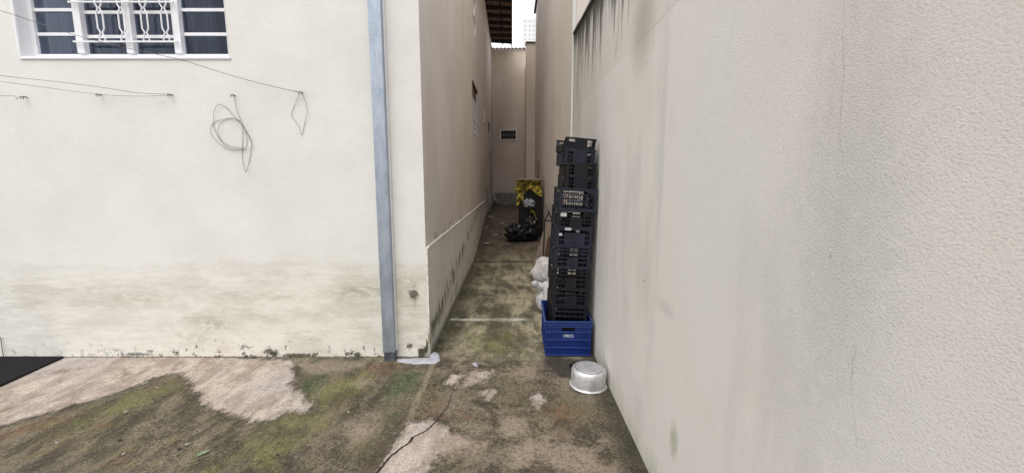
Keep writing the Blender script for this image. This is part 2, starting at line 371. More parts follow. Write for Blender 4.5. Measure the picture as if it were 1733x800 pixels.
# ------------------------------------------------------------------ plaster materials
def front_plaster():
    t = NT('cream_plaster_front'); x, y, z = t.sep()
    n1 = t.noise(2.2, 6, .6); n2 = t.noise(9, 7, .6); n3 = t.noise(38, 5, .6); nf = t.noise(22, 8, .7)
    col = t.mix(t.ramp(n1, .3, .7), (.695,.678,.64), (.75,.735,.70))
    low = t.ramp(t.m('ADD', z, t.m('ADD', t.m('MULTIPLY', t.m('SUBTRACT', n1, .5), .3), t.m('MULTIPLY', t.m('SUBTRACT', n2, .5), .12))), .92, .66)      # repaired lower band
    col = t.mix(t.m('MULTIPLY', low, t.m('ADD', .55, t.m('MULTIPLY', t.ramp(x, -4.2, -1.2), .4))), col, t.mix(t.ramp(t.noise(3.5, 8, .7, t.mapping((1,1,2))), .38, .6), (.60,.565,.49), (.73,.70,.63)))
    edge = t.m('MULTIPLY', t.ramp(t.m('ABSOLUTE', t.m('SUBTRACT', t.m('ADD', z, t.m('MULTIPLY', t.m('SUBTRACT', n1, .5), .18)), .79)), .05, .0), .10)
    col = t.mix(edge, col, (.42,.40,.34))
    # horizontal damp tide marks
    hz = t.noise(3.2, 8, .65, t.mapping((.8,1,4)))
    band = t.m('MULTIPLY', t.ramp(z, .72, .6), t.ramp(z, .2, .42))
    col = t.mix(t.m('MULTIPLY', t.m('MULTIPLY', band, t.ramp(hz, .52, .62)), .30), col, (.42,.385,.31))
    # green brown stains
    nm = t.noise(16, 10, .78, t.mapping((1,1,1.7)))
    def st(u, v, rx, rz, c, k, amp=.8):
        nonlocal col
        p = P(u, v, FY); bl = t.blob(x, z, p.x, p.z, rx*1.3, rz*1.5, nm, amp*1.5, .75)
        bl = t.m('MULTIPLY', bl, t.ramp(nm, .40, .58))
        col = t.mix(t.m('MULTIPLY', bl, k), col, c)
    st(608, 494, .17, .035, (.25,.22,.12), .65, 1.1); st(355, 548, .13, .05, (.26,.25,.16), .6, 1.2); st(215, 506, .30, .05, (.40,.37,.28), .4, 1.2)
    st(330, 572, .12, .04, (.32,.32,.22), .5, 1.3); st(700, 498, .032, .034, (.05,.05,.03), .85, .8); st(688, 478, .10, .06, (.45,.38,.24), .5, 1.1)
    st(718, 596, .035, .035, (.035,.035,.022), .95, .9); st(702, 498, .012, .07, (.2,.18,.1), .6, .9); st(395, 470, .4, .07, (.72,.71,.68), .5, 1)
    st(440, 500, .22, .03, (.38,.36,.27), .4, 1.3)
    def hs(u, v, rx, rz, k=.92, amp=1.0):
        nonlocal col
        p = P(u, v, FY); col = t.mix(t.m('MULTIPLY', t.blob(x, z, p.x, p.z, rx, rz, t.noise(30, 8, .7), amp, .3), k), col, (.05,.048,.028))
    hs(700, 497, .040, .030, .8, 1.3); hs(716, 594, .050, .030, .95, 1.5); hs(723, 585, .012, .05, .9, 1.3); hs(458, 595, .05, .030, .85, 1.9); hs(505, 601, .13, .018, .9, 1.6); hs(230, 599, .10, .014, .7, 1.7); hs(605, 600, .03, .02, .9, 1.2)
    # black mould dots along the foot
    foot = t.ramp(z, .26, .0)
    m = t.ramp(t.m('ADD', t.noise(14, 8, .75, t.mapping((1,1,1),(0,0,0),(1.3,0,4))), t.m('MULTIPLY', foot, .13)), .665, .70)
    rightish = t.ramp(x, -4.2, -2.2)
    col = t.mix(t.m('MULTIPLY', t.m('MULTIPLY', m, t.ramp(z, .36, .15)), t.m('ADD', .35, t.m('MULTIPLY', rightish, .6))), col, (.05,.048,.03))
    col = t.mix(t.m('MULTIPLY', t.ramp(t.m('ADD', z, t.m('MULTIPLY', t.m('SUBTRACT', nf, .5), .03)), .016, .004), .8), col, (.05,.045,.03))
    # fine specks
    col = t.mix(t.m('MULTIPLY', t.ramp(t.voro(7, t.mapping((1,1,1),(0,0,0),(.7,0,.3))), .035, .015), .55), col, (.22,.2,.15))
    h = t.m('ADD', t.m('MULTIPLY', n3, .25), t.m('MULTIPLY', t.noise(90, 3, .6), .16))
    h = t.m('ADD', h, t.m('MULTIPLY', t.m('MULTIPLY', low, hz), 1.2))
    h = t.m('ADD', h, t.m('MULTIPLY', n1, 1.6))
    return t.done(col, .8, t.bump(h, .008, .6), spec=.25)

def alley_plaster(name, a, b, plinth=False):
    t = NT(name); x, y, z = t.sep()
    n1 = t.noise(1.3, 5, .55); nf = t.noise(20, 8, .7)
    vs = t.noise(2.4, 6, .6, t.mapping((1, 1.4, .16)))
    col = t.mix(t.ramp(n1, .3, .7), a, b)
    col = t.mix(t.m('MULTIPLY', t.ramp(vs, .5, .68), .16), col, tuple(c*.6 for c in a))
    if plinth:
        m = t.m('ADD', t.noise(4.2, 8, .68, t.mapping((1,1.3,.8))), t.m('MULTIPLY', t.ramp(z, .62, .05), .07))
        dia = t.m('ABSOLUTE', t.m('SUBTRACT', t.m('ADD', z, t.m('MULTIPLY', t.m('SUBTRACT', nf, .5), .3)), t.m('ADD', .20, t.m('MULTIPLY', t.m('SUBTRACT', y, 3.34), .13))))
        m2 = t.m('MULTIPLY', t.ramp(dia, .16, .0), t.ramp(m, .47, .60))
        col = t.mix(t.m('MULTIPLY', m2, .9), col, (.07,.075,.035))
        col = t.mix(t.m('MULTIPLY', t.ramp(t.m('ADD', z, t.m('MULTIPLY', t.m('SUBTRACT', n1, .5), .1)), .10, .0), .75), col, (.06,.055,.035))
        col = t.mix(t.m('MULTIPLY', t.ramp(m, .58, .68), .45), col, (.2,.2,.12))
        col = t.mix(t.m('MULTIPLY', t.m('MULTIPLY', t.ramp(y, 3.55, 3.36), t.ramp(nf, .46, .58)), .4), col, (.3,.31,.14))
    else:
        col = t.mix(t.m('MULTIPLY', t.m('MULTIPLY', t.ramp(z, 1.06, .95), t.ramp(t.noise(3.5, 7, .65), .5, .62)), .55), col, (.12,.105,.07))
    h = t.m('ADD', t.m('MULTIPLY', nf, .3), t.m('MULTIPLY', n1, 2.2))
    return t.done(col, .85, t.bump(h, .01, .6), spec=.2)

def right_plaster():
    t = NT('rough_cast_plaster'); x, y, z = t.sep()
    n1 = t.noise(1.4, 5, .55); n2 = t.noise(5, 6, .6); nf = t.noise(24, 8, .7)
    col = t.mix(t.ramp(n1, .3, .7), (.68,.648,.60), (.73,.702,.655))
    # soft grey run-down stains
    vs = t.noise(2.1, 6, .55, t.mapping((1, 1.6, .42)))
    col = t.mix(t.m('MULTIPLY', t.ramp(vs, .50, .70), .24), col, (.37,.355,.325))
    col = t.mix(t.m('MULTIPLY', t.ramp(t.noise(1.1, 4, .5, t.mapping((1,1,1),(0,0,0),(3,1,5))), .52, .66), .18), col, (.62,.51,.49))
    # smoother repaired band: everything below z 2.25
    vn = t.noise(9, 7, .6, t.mapping((1,1,.35)))
    ub = t.ramp(t.m('ADD', z, t.m('MULTIPLY', t.m('SUBTRACT', n2, .5), .05)), 2.24, 2.262)
    col = t.mix(t.m('MULTIPLY', ub, .35), col, (.60,.58,.52))
    edge = t.ramp(t.m('ABSOLUTE', t.m('SUBTRACT', t.m('ADD', z, t.m('MULTIPLY', t.m('SUBTRACT', n2, .5), .05)), 2.25)), .014, .0)
    col = t.mix(t.m('MULTIPLY', t.m('MULTIPLY', edge, t.ramp(y, 2.9, 2.2)), .3), col, (.3,.285,.25))
    # black mould hanging from the coping
    st = t.noise(7.0, 6, .6, t.mapping((1, 1.9, .16)))
    st2 = t.noise(3.1, 4, .6, t.mapping((1, 1.6, .08), (0,0,0), (0,3,0)))
    top = t.attr('top_d')                      # metres below the coping
    lenv = t.m('ADD', .21, t.m('MULTIPLY', t.ramp(st, .42, .62), .62))
    lenv = t.m('MULTIPLY', lenv, t.m('MULTIPLY', t.m('ADD', .55, t.m('MULTIPLY', t.ramp(st2, .36, .6), .7)), t.m('ADD', .12, t.m('MULTIPLY', t.ramp(y, 2.0, 2.8), .88))))
    k = t.m('DIVIDE', top, lenv)
    mm = t.m('MULTIPLY', t.ramp(t.m('ADD', k, t.m('MULTIPLY', t.m('SUBTRACT', nf, .5), .5)), 1.25, .05), .96)
    col = t.mix(mm, col, (.035,.033,.025))
    # rusty run under the coping end and at the lower foot
    foot = t.ramp(t.m('ADD', z, t.m('MULTIPLY', t.m('SUBTRACT', vn, .5), .5)), .20, -.06)
    col = t.mix(t.m('MULTIPLY', foot, .55), col, (.40,.39,.27))
    def st_(u, v, ry, rz, c, k, amp=.8, soft=.4):
        nonlocal col
        p = PX(u, v, RX); col = t.mix(t.m('MULTIPLY', t.blob(y, z, p.y, p.z, ry, rz, nf, amp, soft), k), col, c)
    st_(1088, 40, .16, .20, (.33,.31,.27), .6, .6, .8); st_(1120, 260, .03, .55, (.46,.455,.44), .4, 1.2, .9); st_(1000, 250, .25, .5, (.55,.52,.46), .4, .5, .9)
    st_(1140, 745, .035, .07, (.30,.30,.16), .55, 1.2, .8); st_(1125, 520, .10, .03, (.42,.41,.37), .35, 1.4, .9); st_(1080, 690, .08, .10, (.42,.42,.37), .3, 1.4, .9)
    st_(1400, 470, .16, .34, (.46,.445,.42), .36, .9, .9); st_(1450, 250, .10, .42, (.46,.445,.42), .36, .9, .9); st_(1210, 300, .3, .5, (.68,.665,.63), .6, .5, .9)
    st_(1405, 433, .003, .004, (.2,.19,.17), .6); st_(1090, 475, .012, .008, (.2,.16,.12), .6)
    # hairline cracks
    for an, lo, hi, wd in (('ck1', .30, 2.6, .0010), ('ck2', .2, 1.9, .0009)):
        d = t.m('ABSOLUTE', t.m('ADD', t.attr(an), t.m('MULTIPLY', t.m('SUBTRACT', t.noise(11, 8, .75), .5), .035)))
        cmask = t.m('MULTIPLY', t.ramp(d, wd*2.0, wd*.4), t.m('MULTIPLY', t.ramp(z, hi, hi-.1), t.ramp(z, lo, lo+.15)))
        cmask = t.m('MULTIPLY', cmask, t.m('MULTIPLY', t.ramp(n2, .35, .6), .34))
        col = t.mix(cmask, col, (.15,.14,.12))
    # roughcast relief
    r1 = t.noise(150, 4, .6, t.mapping((1,1,1.5),(R(25),0,0))); r2 = t.noise(260, 4, .7)
    col = t.mix(t.m('MULTIPLY', t.ramp(r1, .48, .36), .22), col, (.3,.28,.25))
    h = t.m('ADD', t.m('MULTIPLY', r1, 1.0), t.m('ADD', t.m('MULTIPLY', r2, .3), t.m('MULTIPLY', n2, .9)))
    h = t.m('SUBTRACT', h, t.m('MULTIPLY', ub, .5))
    return t.done(col, .88, t.bump(t.m('MULTIPLY', h, t.m('ADD', .35, t.m('MULTIPLY', t.ramp(n1, .35, .65), .65))), .0034, .75), spec=.2)

M = {}
M['front'] = front_plaster()
M['alley'] = alley_plaster('beige_plaster', (.70,.64,.585), (.76,.705,.65))
M['plinth'] = alley_plaster('plinth_plaster', (.78,.755,.70), (.82,.80,.75), True)
M['beige'] = alley_plaster('tall_wall_paint', (.71,.65,.585), (.77,.715,.65))
M['endwall'] = alley_plaster('end_wall_paint', (.63,.545,.47), (.69,.605,.53))
M['pale'] = simple('pale_lilac_paint', (.72,.73,.79), .8, var=.06, vscale=2)
M['white'] = simple('white_gloss_paint', (.80,.80,.82), .35, var=.05, vscale=6)
M['trimwhite'] = simple('white_wall_paint', (.78,.77,.74), .7, var=.08, vscale=5)
M['concrete'] = simple('weathered_concrete', (.36,.345,.31), .9, var=.45, vscale=7, bump=.004, bscale=40)
M['tile'] = simple('clay_roof_tile', (.42,.29,.22), .85, var=.45, vscale=9, bump=.002)
M['rafter'] = simple('dark_stained_wood', (.035,.022,.018), .6, var=.4, vscale=14)
M['wire'] = simple('rusty_wire', (.21,.195,.18), .7, .3, var=.4, vscale=50)
M['darkmetal'] = simple('dark_iron', (.04,.038,.036), .6, .5)
M['black'] = simple('black_crate_plastic', (.010,.011,.018), .5, var=.45, vscale=22, spec=.3)
M['black2'] = simple('dusty_crate_plastic', (.021,.024,.041), .55, var=.45, vscale=22, spec=.3)
M['blackb'] = simple('charcoal_crate_plastic', (.012,.012,.015), .55, var=.5, vscale=22, spec=.3)
M['blue'] = simple('blue_crate_plastic', (.004,.022,.155), .42, var=.25, vscale=10, spec=.5)
M['sticker'] = simple('faded_paper_label', (.55,.55,.55), .7, var=.3, vscale=60)
M['rubber'] = simple('black_rubber', (.012,.011,.015), .85, var=.3, vscale=10, bump=.001, bscale=120, spec=.15)
M['sack'] = simple('white_woven_sack', (.66,.65,.65), .6, var=.3, vscale=12, bump=.004, bscale=30)
M['sack2'] = simple('greyish_plastic_bag', (.60,.57,.56), .5, var=.15, vscale=9, bump=.004, bscale=25)
M['wood'] = simple('weathered_wood', (.33,.26,.20), .8, var=.35, vscale=14)
M['card'] = simple('brown_board', (.35,.28,.225), .85, var=.25, vscale=6)
M['brownstick'] = simple('brown_broomstick', (.13,.075,.045), .6, var=.3, vscale=14)
M['binblack'] = simple('black_bin_plastic', (.005,.005,.006), .5, var=.3)
M['rag'] = simple('grey_rag', (.40,.42,.45), .85, var=.3, vscale=15, bump=.004)
M['bluesheet'] = simple('blue_roof_sheet', (.06,.22,.48), .5, var=.4, vscale=8)
M['pebble'] = simple('pale_rubble', (.50,.47,.42), .9, var=.4, vscale=40)
M['darkmud'] = simple('dark_mud', (.035,.03,.022), .9)
M['bagblack'] = simple('black_bin_bag', (.010,.010,.011), .35, bump=.006, bscale=18)
M['mortar'] = simple('pale_mortar', (.47,.47,.52), .85, var=.3, vscale=14, bump=.006, bscale=35)
M['tower'] = simple('white_tower_paint', (.80,.80,.80), .8, var=.04, vscale=.1)
M['towerwin'] = simple('tower_window_glass', (.68,.71,.72), .4)
M['leaf'] = simple('green_leaf', (.22,.29,.17), .5, var=.3, vscale=30)
def galv():
    t = NT('galvanised_pipe'); x, y, z = t.sep()
    n = t.noise(9, 6, .6, t.mapping((2,2,.6))); n2 = t.voro(55)
    col = t.mix(t.ramp(n, .3, .7), (.27,.31,.37), (.40,.45,.52))
    col = t.mix(t.m('MULTIPLY', t.ramp(n2, .2, .6), .2), col, (.55,.62,.70))
    col = t.mix(t.m('MULTIPLY', t.ramp(z, .08, .03), .7), col, (.10,.10,.11))
    r = t.m('ADD', .34, t.m('MULTIPLY', n, .2))
    return t.done(col, r, t.bump(t.noise(6, 3), .004, .6), .65, .5)
M['galv'] = galv()
M['oldgalv'] = simple('dull_zinc', (.13,.145,.17), .6, .4, var=.5, vscale=20)
def alu():
    t = NT('dented_aluminium'); n = t.noise(14, 6, .65); x, y, z = t.sep()
    col = t.mix(t.ramp(n, .35, .65), (.66,.66,.69), (.82,.82,.84))
    sc = t.noise(60, 5, .6, t.mapping((1,1,.2)))
    col = t.mix(t.m('MULTIPLY', t.ramp(sc, .55, .7), .35), col, (.34,.33,.33))
    ring = t.m('ABSOLUTE', t.m('SUBTRACT', t.m('SQRT', t.m('ADD', t.m('MULTIPLY', x, x), t.m('MULTIPLY', y, y))), .100))
    rm = t.m('MULTIPLY', t.m('MULTIPLY', t.ramp(ring, .008, .001), t.ramp(z, .12, .13)), t.ramp(n, .40, .55))
    col = t.mix(t.m('MULTIPLY', rm, .7), col, (.12,.11,.11))
    return t.done(col, t.m('ADD', .40, t.m('MULTIPLY', n, .25)), t.bump(t.m('ADD', t.noise(11, 3), t.m('MULTIPLY', n, .3)), .010, .7), .85, .5)
M['alu'] = alu()
def curtain_mat():
    t = NT('grey_blue_curtain'); x, y, z = t.sep()
    st = t.noise(3.2, 3, .5, t.mapping((4.5,1,.10)))
    col = t.mix(t.ramp(st, .44, .54), (.035,.037,.045), (.165,.17,.195))  # dark bands put the shade of the folds into the colour
    return t.done(col, .8)
M['curtain'] = curtain_mat()
def glass_mat():
    t = NT('window_glass'); t.put(t.b.inputs['Roughness'], .04)
    t.put(t.b.inputs['Base Color'], (.75,.8,.88)); t.put(t.b.inputs['Transmission Weight'], 0)
    tr = t.n('ShaderNodeBsdfTransparent'); tr.inputs[0].default_value = (.78,.82,.9,1)
    gl = t.n('ShaderNodeBsdfGlossy'); gl.inputs['Roughness'].default_value = .12; gl.inputs[0].default_value = (.9,.92,1,1)
    fr = t.n('ShaderNodeFresnel'); fr.inputs[0].default_value = 1.28
    mx = t.n('ShaderNodeMixShader'); t.t.links.new(fr.outputs[0], mx.inputs[0])
    t.t.links.new(tr.outputs[0], mx.inputs[1]); t.t.links.new(gl.outputs[0], mx.inputs[2])
    t.t.links.new(mx.outputs[0], t.out.inputs[0]); return t.mat
M['glass'] = glass_mat()
def yellow_mat():
    t = NT('yellow_plastic_film'); n = t.noise(9, 6, .7, None, .6)
    col = t.mix(t.ramp(n, .42, .58), (.06,.045,.015), (.55,.42,.06))
    col = t.mix(t.ramp(n, .62, .70), col, (.75,.66,.32))
    return t.done(col, .4, t.bump(n, .03, 1), spec=.5)
M['yellow'] = yellow_mat()

# ------------------------------------------------------------------ the house on the left
WT = 6.08; WF = 4.9; YR = 7.55   # rear wing top, front wing top, where the taller rear wing starts
YROOF = YR          # wall top
WX0, WX1 = P(37, 96, FY).x, P(388, 94, FY).x
WZ0 = P(300, 96.5, FY).z; WZ1 = WZ0 + 1.15
DEP = .15
house = thing('house', 'cream plastered house with barred white window, its long side wall lining the passage', 'house', (LX, FY, 0))
HO = Vector((LX, FY, 0))
def rel(o):                      # world-built part under an offset, unrotated parent
    o.parent = house; o.location = (-HO.x, -HO.y, -HO.z); return o
def hbox(name, dims, mat, bevel=0, parent=None):
    bm = bmesh.new(); box(bm, *dims, bevel=bevel); return rel(obj(name, bm, mat))
# front wall slab with the window opening
bm = bmesh.new()
xs = [-9, WX0, WX1, LX]; zs = [-.3, WZ0, WZ1, WF]
for i in range(3):
    for j in range(3):
        if i == 1 and j == 1: continue
        vs = [bm.verts.new((xs[i+a], FY, zs[j+b])) for a, b in ((0,0),(1,0),(1,1),(0,1))]; bm.faces.new(vs)
bmesh.ops.remove_doubles(bm, verts=bm.verts, dist=1e-5)
for (a, b) in (((WX0,WZ0),(WX0,WZ1)), ((WX0,WZ1),(WX1,WZ1)), ((WX1,WZ1),(WX1,WZ0)), ((WX1,WZ0),(WX0,WZ0))):   # reveals
    bm.faces.new([bm.verts.new(v) for v in ((a[0],FY,a[1]), (b[0],FY,b[1]), (b[0],FY+.22,b[1]), (a[0],FY+.22,a[1]))])
bmesh.ops.remove_doubles(bm, verts=bm.verts, dist=1e-5)
fw = obj('front_wall', bm, M['front'])
for e in (): pass
rel(fw)
fw['label'] = 'cream front wall with damp stains and mould spots along its foot'
# side wall with slits for two small windows
sw_open = [(7.62, 8.85, 2.32, 3.26), (12.45, 13.7, 2.28, 3.2)]
ys = sorted({3.3401, 15.6, YR, *[v for o in sw_open for v in o[:2]], *np.arange(4, 15.5, .5)}); zsw = sorted({.93, WT, WF, *[v for o in sw_open for v in o[2:]], *np.arange(1.5, 5.9, .6)})
def hole(a, b): return (a < YR and b > WF) or any(o[0] < a < o[1] and o[2] < b < o[3] for o in sw_open)
sw = grid_mesh('side_wall', np.array(ys), np.array(zsw), lambda a, b: (np.full(a.shape, LX)+.006*np.sin(a*1.7), a, b), M['alley'], hole=hole)
rel(sw)
bm = bmesh.new()
box(bm, LX-.1, LX+.014, FY+.0005, 15.4, -.3, .94, bevel=0)
pl = rel(obj('plinth', bm, M['plinth'])); pl['label'] = 'pale mossy plinth along the passage side of the house'
bm = bmesh.new(); box(bm, LX+.002, LX+.024, FY+.004, 15.3, .934, .952, bevel=.003); rel(obj('plinth_moulding', bm, M['trimwhite']))
# rear/return backing so light does not leak in
bm = bmesh.new(); box(bm, -9, LX-.16, FY+.5, 15.6, -.2, WF-.05); box(bm, -9, LX-.02, YR+.01, 15.6, WF-.04, WT-.01); box(bm, -9, LX-.001, FY+.001, YR, WF-.03, WF)
rel(obj('room_block', bm, M['alley']))

# main window
win = bpy.data.objects.new('window', None); link(win, house); win.location = Vector((WX0, FY, WZ0))-HO
WW = WX1-WX0; WH = WZ1-WZ0
def wpart(name, bm, mat, smooth=False): return obj(name, bm, mat, win, smooth)
bm = bmesh.new()
fy0, fy1 = .075, .125
e = .002
box(bm, e, .045, fy0, fy1, e, WH-e, .003); box(bm, WW-.03, WW-e, fy0, fy1, e, WH-e, .003)
box(bm, .046, WW-.031, fy0+.001, fy1-.001, e, .042, .003); box(bm, .046, WW-.031, fy0+.001, fy1-.001, WH-.045, WH-e, .003)
cols = [.045, .405, .79, 1.165, WW-.03]
wpart('frame', bm, M['white'])
bm = bmesh.new()
for i in (1, 2, 3):
    box(bm, cols[i]-.028, cols[i]+.028, fy0-.02, fy1-.004, .043, WH-.046, .003)
wpart('mullion', bm, M['white'])
def zrow(v): return P(100, v, FY+.1).z - WZ0
z1, z0 = zrow(18), zrow(59)
pitch = z1-z0
bm = bmesh.new()
zz = z0
rows = []
while zz < WH-.1: rows.append(zz); zz += pitch
for i in range(4):
    a = cols[i] + (.03 if i else .002); b = cols[i+1] - (.03 if i < 3 else .002)
    for k, zz in enumerate(rows):
        dz = -.018 if i in (1, 2) else 0
        box(bm, a, b, fy0+.012, fy1-.012, zz-.012+dz, zz+.012+dz, .002)
wpart('glazing_bar', bm, M['white'])
# inner lining seen as a blue grey strip beside each pane
bm = bmesh.new()
box(bm, -.0, WW, .215, .235, -.02, WH+.02)
cu_w = 160
bm.free()
cx = np.linspace(-.05, WW+.05, 220); cz = np.array([-.1, WH+.1])
cu = grid_mesh('curtain', cx, cz, lambda a, b: (a, .30+.022*np.sin(a*38+2*np.sin(a*5))+.012*np.sin(a*91), b), M['curtain'], parent=win)
bm = bmesh.new()
for i in range(4):
    a = cols[i] + (.03 if i else .002); b = cols[i+1] - (.03 if i < 3 else .002)
    box(bm, a, b, .098, .102, .043, WH-.046)
wpart('glass_pane', bm, M['glass'])
# ornamental grille over the two middle lights
bm = bmesh.new(); gy = .035
zb = P(200, 71, FY+.04).z-WZ0; zt = P(200, 4, FY+.04).z-WZ0
step = zt-zb
for zc in (zb, zb+step, zb+2*step): 
    if zc < WH: box(bm, cols[1]-.028, cols[3]+.02, gy-.005, gy+.005, zc-.006, zc+.006)
xs_ = [P(u, 40, FY+.035).x-WX0 for u in (170, 207, 245, 279)]
per = pitch*1.0
pz = zb+.065
for xc in xs_:
    for sgn in (-1, 1):
        pts = [(xc+sgn*.022, gy, zb+.006), (xc+sgn*.022, gy, pz-.035), (xc+sgn*.007, gy, pz)]
        zc = pz
        while zc < WH-.08:
            pts += [(xc+sgn*.024, gy, zc+.03), (xc+sgn*.024, gy, zc+per-.04), (xc+sgn*.007, gy, zc+per)]
            zc += per
        pts += [(xc+sgn*.022, gy, WH-.03)]
        tube(bm, pts, .0058, 6)
wpart('grille', bm, M['white'])
# white painted lining of the opening (left jamb, head, sill)
bm = bmesh.new()
box(bm, .0, .004, -.004, .2, .0, WH); box(bm, WW-.004, WW, -.004, .2, .0, WH)
box(bm, .004, WW-.004, -.004, .2, -.0, .004); box(bm, .004, WW-.004, -.004, .2, WH-.004, WH)
wpart('lining', bm, M['white'])
bm = bmesh.new(); box(bm, -.012, WW+.012, -.010, .0015, -.018, -.001, .002); box(bm, -.02, -.001, -.008, .0015, 0, WH, .002)
wpart('sill', bm, M['white'])

# small windows of the side wall
for i, o_ in enumerate(sw_open):
    y0, y1, za, zb_ = o_
    h2 = bpy.data.objects.new('side_window', None); link(h2, house); h2.location = Vector((LX, y0, za))-HO
    h2['label'] = ('small white barred window of the side wall nearer the corner', 'small white barred window at the far end of the side wall')[i]
    bm = bmesh.new(); W_, H_ = y1-y0, zb_-za
    box(bm, -.13, -.002, W_-.03, W_-.001, .02, H_-.02); box(bm, -.13, -.002, .001, .03, .02, H_-.02); box(bm, -.13, .012, .001, W_-.001, .001, .02)
    obj('jamb_lining', bm, M['white'], h2)
    bm = bmesh.new(); box(bm, -.13, -.002, .001, W_-.001, H_-.02, H_-.001); obj('head_lining', bm, M['brownstick'], h2)  # brown colour carries the shade under the window head
    bm = bmesh.new(); zt_ = H_-.30
    for k in range(0, 6): box(bm, -.022, -.002, .031, W_-.031, .03+k*(zt_-.04)/5, .046+k*(zt_-.04)/5)
    for k in range(1, 9): box(bm, -.018, -.006, k*W_/9-.010, k*W_/9+.010, .022, zt_)
    obj('grille', bm, M['white'], h2)
    bm = bmesh.new(); mt = Matrix.Translation((-.09, 0, 0)); box(bm, -.10, -.095, .031, W_-.031, .021, H_-.021); obj('glass_pane', bm, M['curtain'], h2)
    bm = bmesh.new(); box(bm, -.045, -.03, .031, W_-.031, zt_, H_-.021, .002); obj('head_shade', bm, M['brownstick'], h2)  # brown panel standing in for the shade below the head
# switch box
hbox('meter_box', (LX+.003, LX+.03, 10.6, 10.85, 2.87, 3.2), M['trimwhite'], .004)

# downpipe on the front wall
px0, px1 = G(648, 604).x, G(671, 604).x
DPY = FY-.075
bm = bmesh.new()
x0 = P(648, 597, DPY).x; x1 = P(668, 597, DPY).x
box(bm, x0, x1, DPY, FY-.012, .075, WF-.1, .006)
dp = rel(obj('downpipe', bm, M['galv'])); dp['label'] = 'flat blue grey metal downpipe on the front wall'
bm = bmesh.new(); box(bm, x0+.006, x1-.004, DPY+.006, FY-.002, .0, .082, .004)
so = obj('shoe', bm, M['oldgalv']); so.parent = dp
bm = bmesh.new(); box(bm, x1-.001, x1+.010, FY-.030, FY-.004, .08, WF-.1, .003)
so = obj('side_strip', bm, M['white']); so.parent = dp  # narrow white strip down the right side of the pipe
for zc in (1.62, 3.3):
    bm = bmesh.new(); box(bm, x0-.003, x1+.003, DPY-.003, FY+.0, zc, zc+.03, .001)
    if zc > 2.9: so = obj('strap', bm, M['galv']); so.parent = dp
    else: bm.free()

# roof eave over the passage
roof = bpy.data.objects.new('roof', None); link(roof, house); roof.location = Vector((LX, YROOF, WT))-HO
L_ = 15.22-YROOF; ow = .71; sl_ = -.04
bm = bmesh.new()
ny = int(L_/.19)
for k in range(ny):                      # clay tiles: channels running down the slope
    y0 = k*.19
    for j in range(3):
        xa, xb = -.02+j*.235, -.02+(j+1)*.235+.03
        za_, zb2 = .13+sl_*(xa/ow)-.012*j, .13+sl_*(xb/ow)-.012*j-.022
        ring0, ring1 = [], []
        for q in range(7):
            an = math.pi*q/6
            yy = y0+.095-.09*math.cos(an); zz = .055*math.sin(an)
            ring0.append(bm.verts.new((xa, yy, za_+zz))); ring1.append(bm.verts.new((xb, yy, zb2+zz)))
        for q in range(6): bm.faces.new([ring0[q], ring0[q+1], ring1[q+1], ring1[q]])
tl = obj('roof_tiles', bm, M['tile'], roof)
sm = tl.modifiers.new('th', 'SOLIDIFY'); sm.thickness = .012
for k in range(int(L_/.55)+1):
    bm = bmesh.new(); y0 = k*.55
    box(bm, -.0, ow-.03, y0, y0+.07, -.02, .085)
    for v in bm.verts: v.co.z += sl_*max(0, v.co.x)/ow
    obj('rafter', bm, M['rafter'], roof)
for xx in (.36,):
    bm = bmesh.new(); z_ = .105+sl_*xx/ow; box(bm, xx, xx+.045, 0, L_, z_-.018, z_+.012); obj('batten', bm, M['rafter'], roof)
bm = bmesh.new(); box(bm, ow-.028, ow, -.02, L_, -.0+sl_, .10+sl_); obj('fascia', bm, M['rafter'], roof)
# opaque deck above the tiles
bm = bmesh.new(); box(bm, -3.5, ow-.05, -.3, L_, .0, .02)
for v in bm.verts: v.co.z += .21+sl_*v.co.x/ow
obj('roof_deck', bm, M['tile'], roof)

# ------------------------------------------------------------------ right boundary wall
def copz(y): return np.interp(y, [-3, 3.3, 5], [2.84, 2.99, 3.13])
A = np.arange(-3, 5.0001, .04); B = np.linspace(0, 1, 80)
a, b = np.meshgrid(A, B, indexing='ij'); py_ = a.ravel(); pz_ = -.1+(copz(py_)+.1)*b.ravel()
topd = copz(py_)-pz_
def crack(pts):
    q = [PX(u, v, RX) for u, v in pts]; zz = np.array([p.z for p in q]); yy = np.array([p.y for p in q]); i = np.argsort(zz)
    return np.clip(py_-np.interp(pz_, zz[i], yy[i]), -1, 1)
ck1 = crack([(1428,0),(1425,60),(1426,130),(1421,230),(1428,290),(1440,335),(1465,350),(1480,390),(1512,440),(1508,480),(1480,540),(1452,580),(1440,640),(1452,760)])
ck2 = crack([(1135,130),(1128,200),(1122,300),(1112,380),(1095,470),(1090,560),(1088,640),(1086,740)])
bw = thing('boundary_wall', 'rough pale plastered wall on the right with black mould under its coping', 'wall', (RX, 0, 0))
o = grid_mesh('plaster_face', A, B, lambda a, b: (np.zeros(a.shape)+RX, a, -.1+(copz(a)+.1)*b), right_plaster(), dict(top_d=topd, ck1=ck1, ck2=ck2))
o.parent = bw; o.location = (-RX, 0, 0)
bm = bmesh.new()
vs = []
for y_ in (-3, 3.3, 5.0):
    t_ = float(copz(y_)); vs.append([bm.verts.new((x_-RX, y_, z_)) for x_, z_ in ((RX+.003, -.1), (RX+.003, t_), (RX+.15, t_), (RX+.15, -.1))])
for i in range(2):
    for k in range(4): bm.faces.new([vs[i][k], vs[i][(k+1)%4], vs[i+1][(k+1)%4], vs[i+1][k]])
bm.faces.new(vs[0]); bm.faces.new(vs[2][::-1])
obj('core', bm, M['concrete'], bw)
bm = bmesh.new()
vs = []
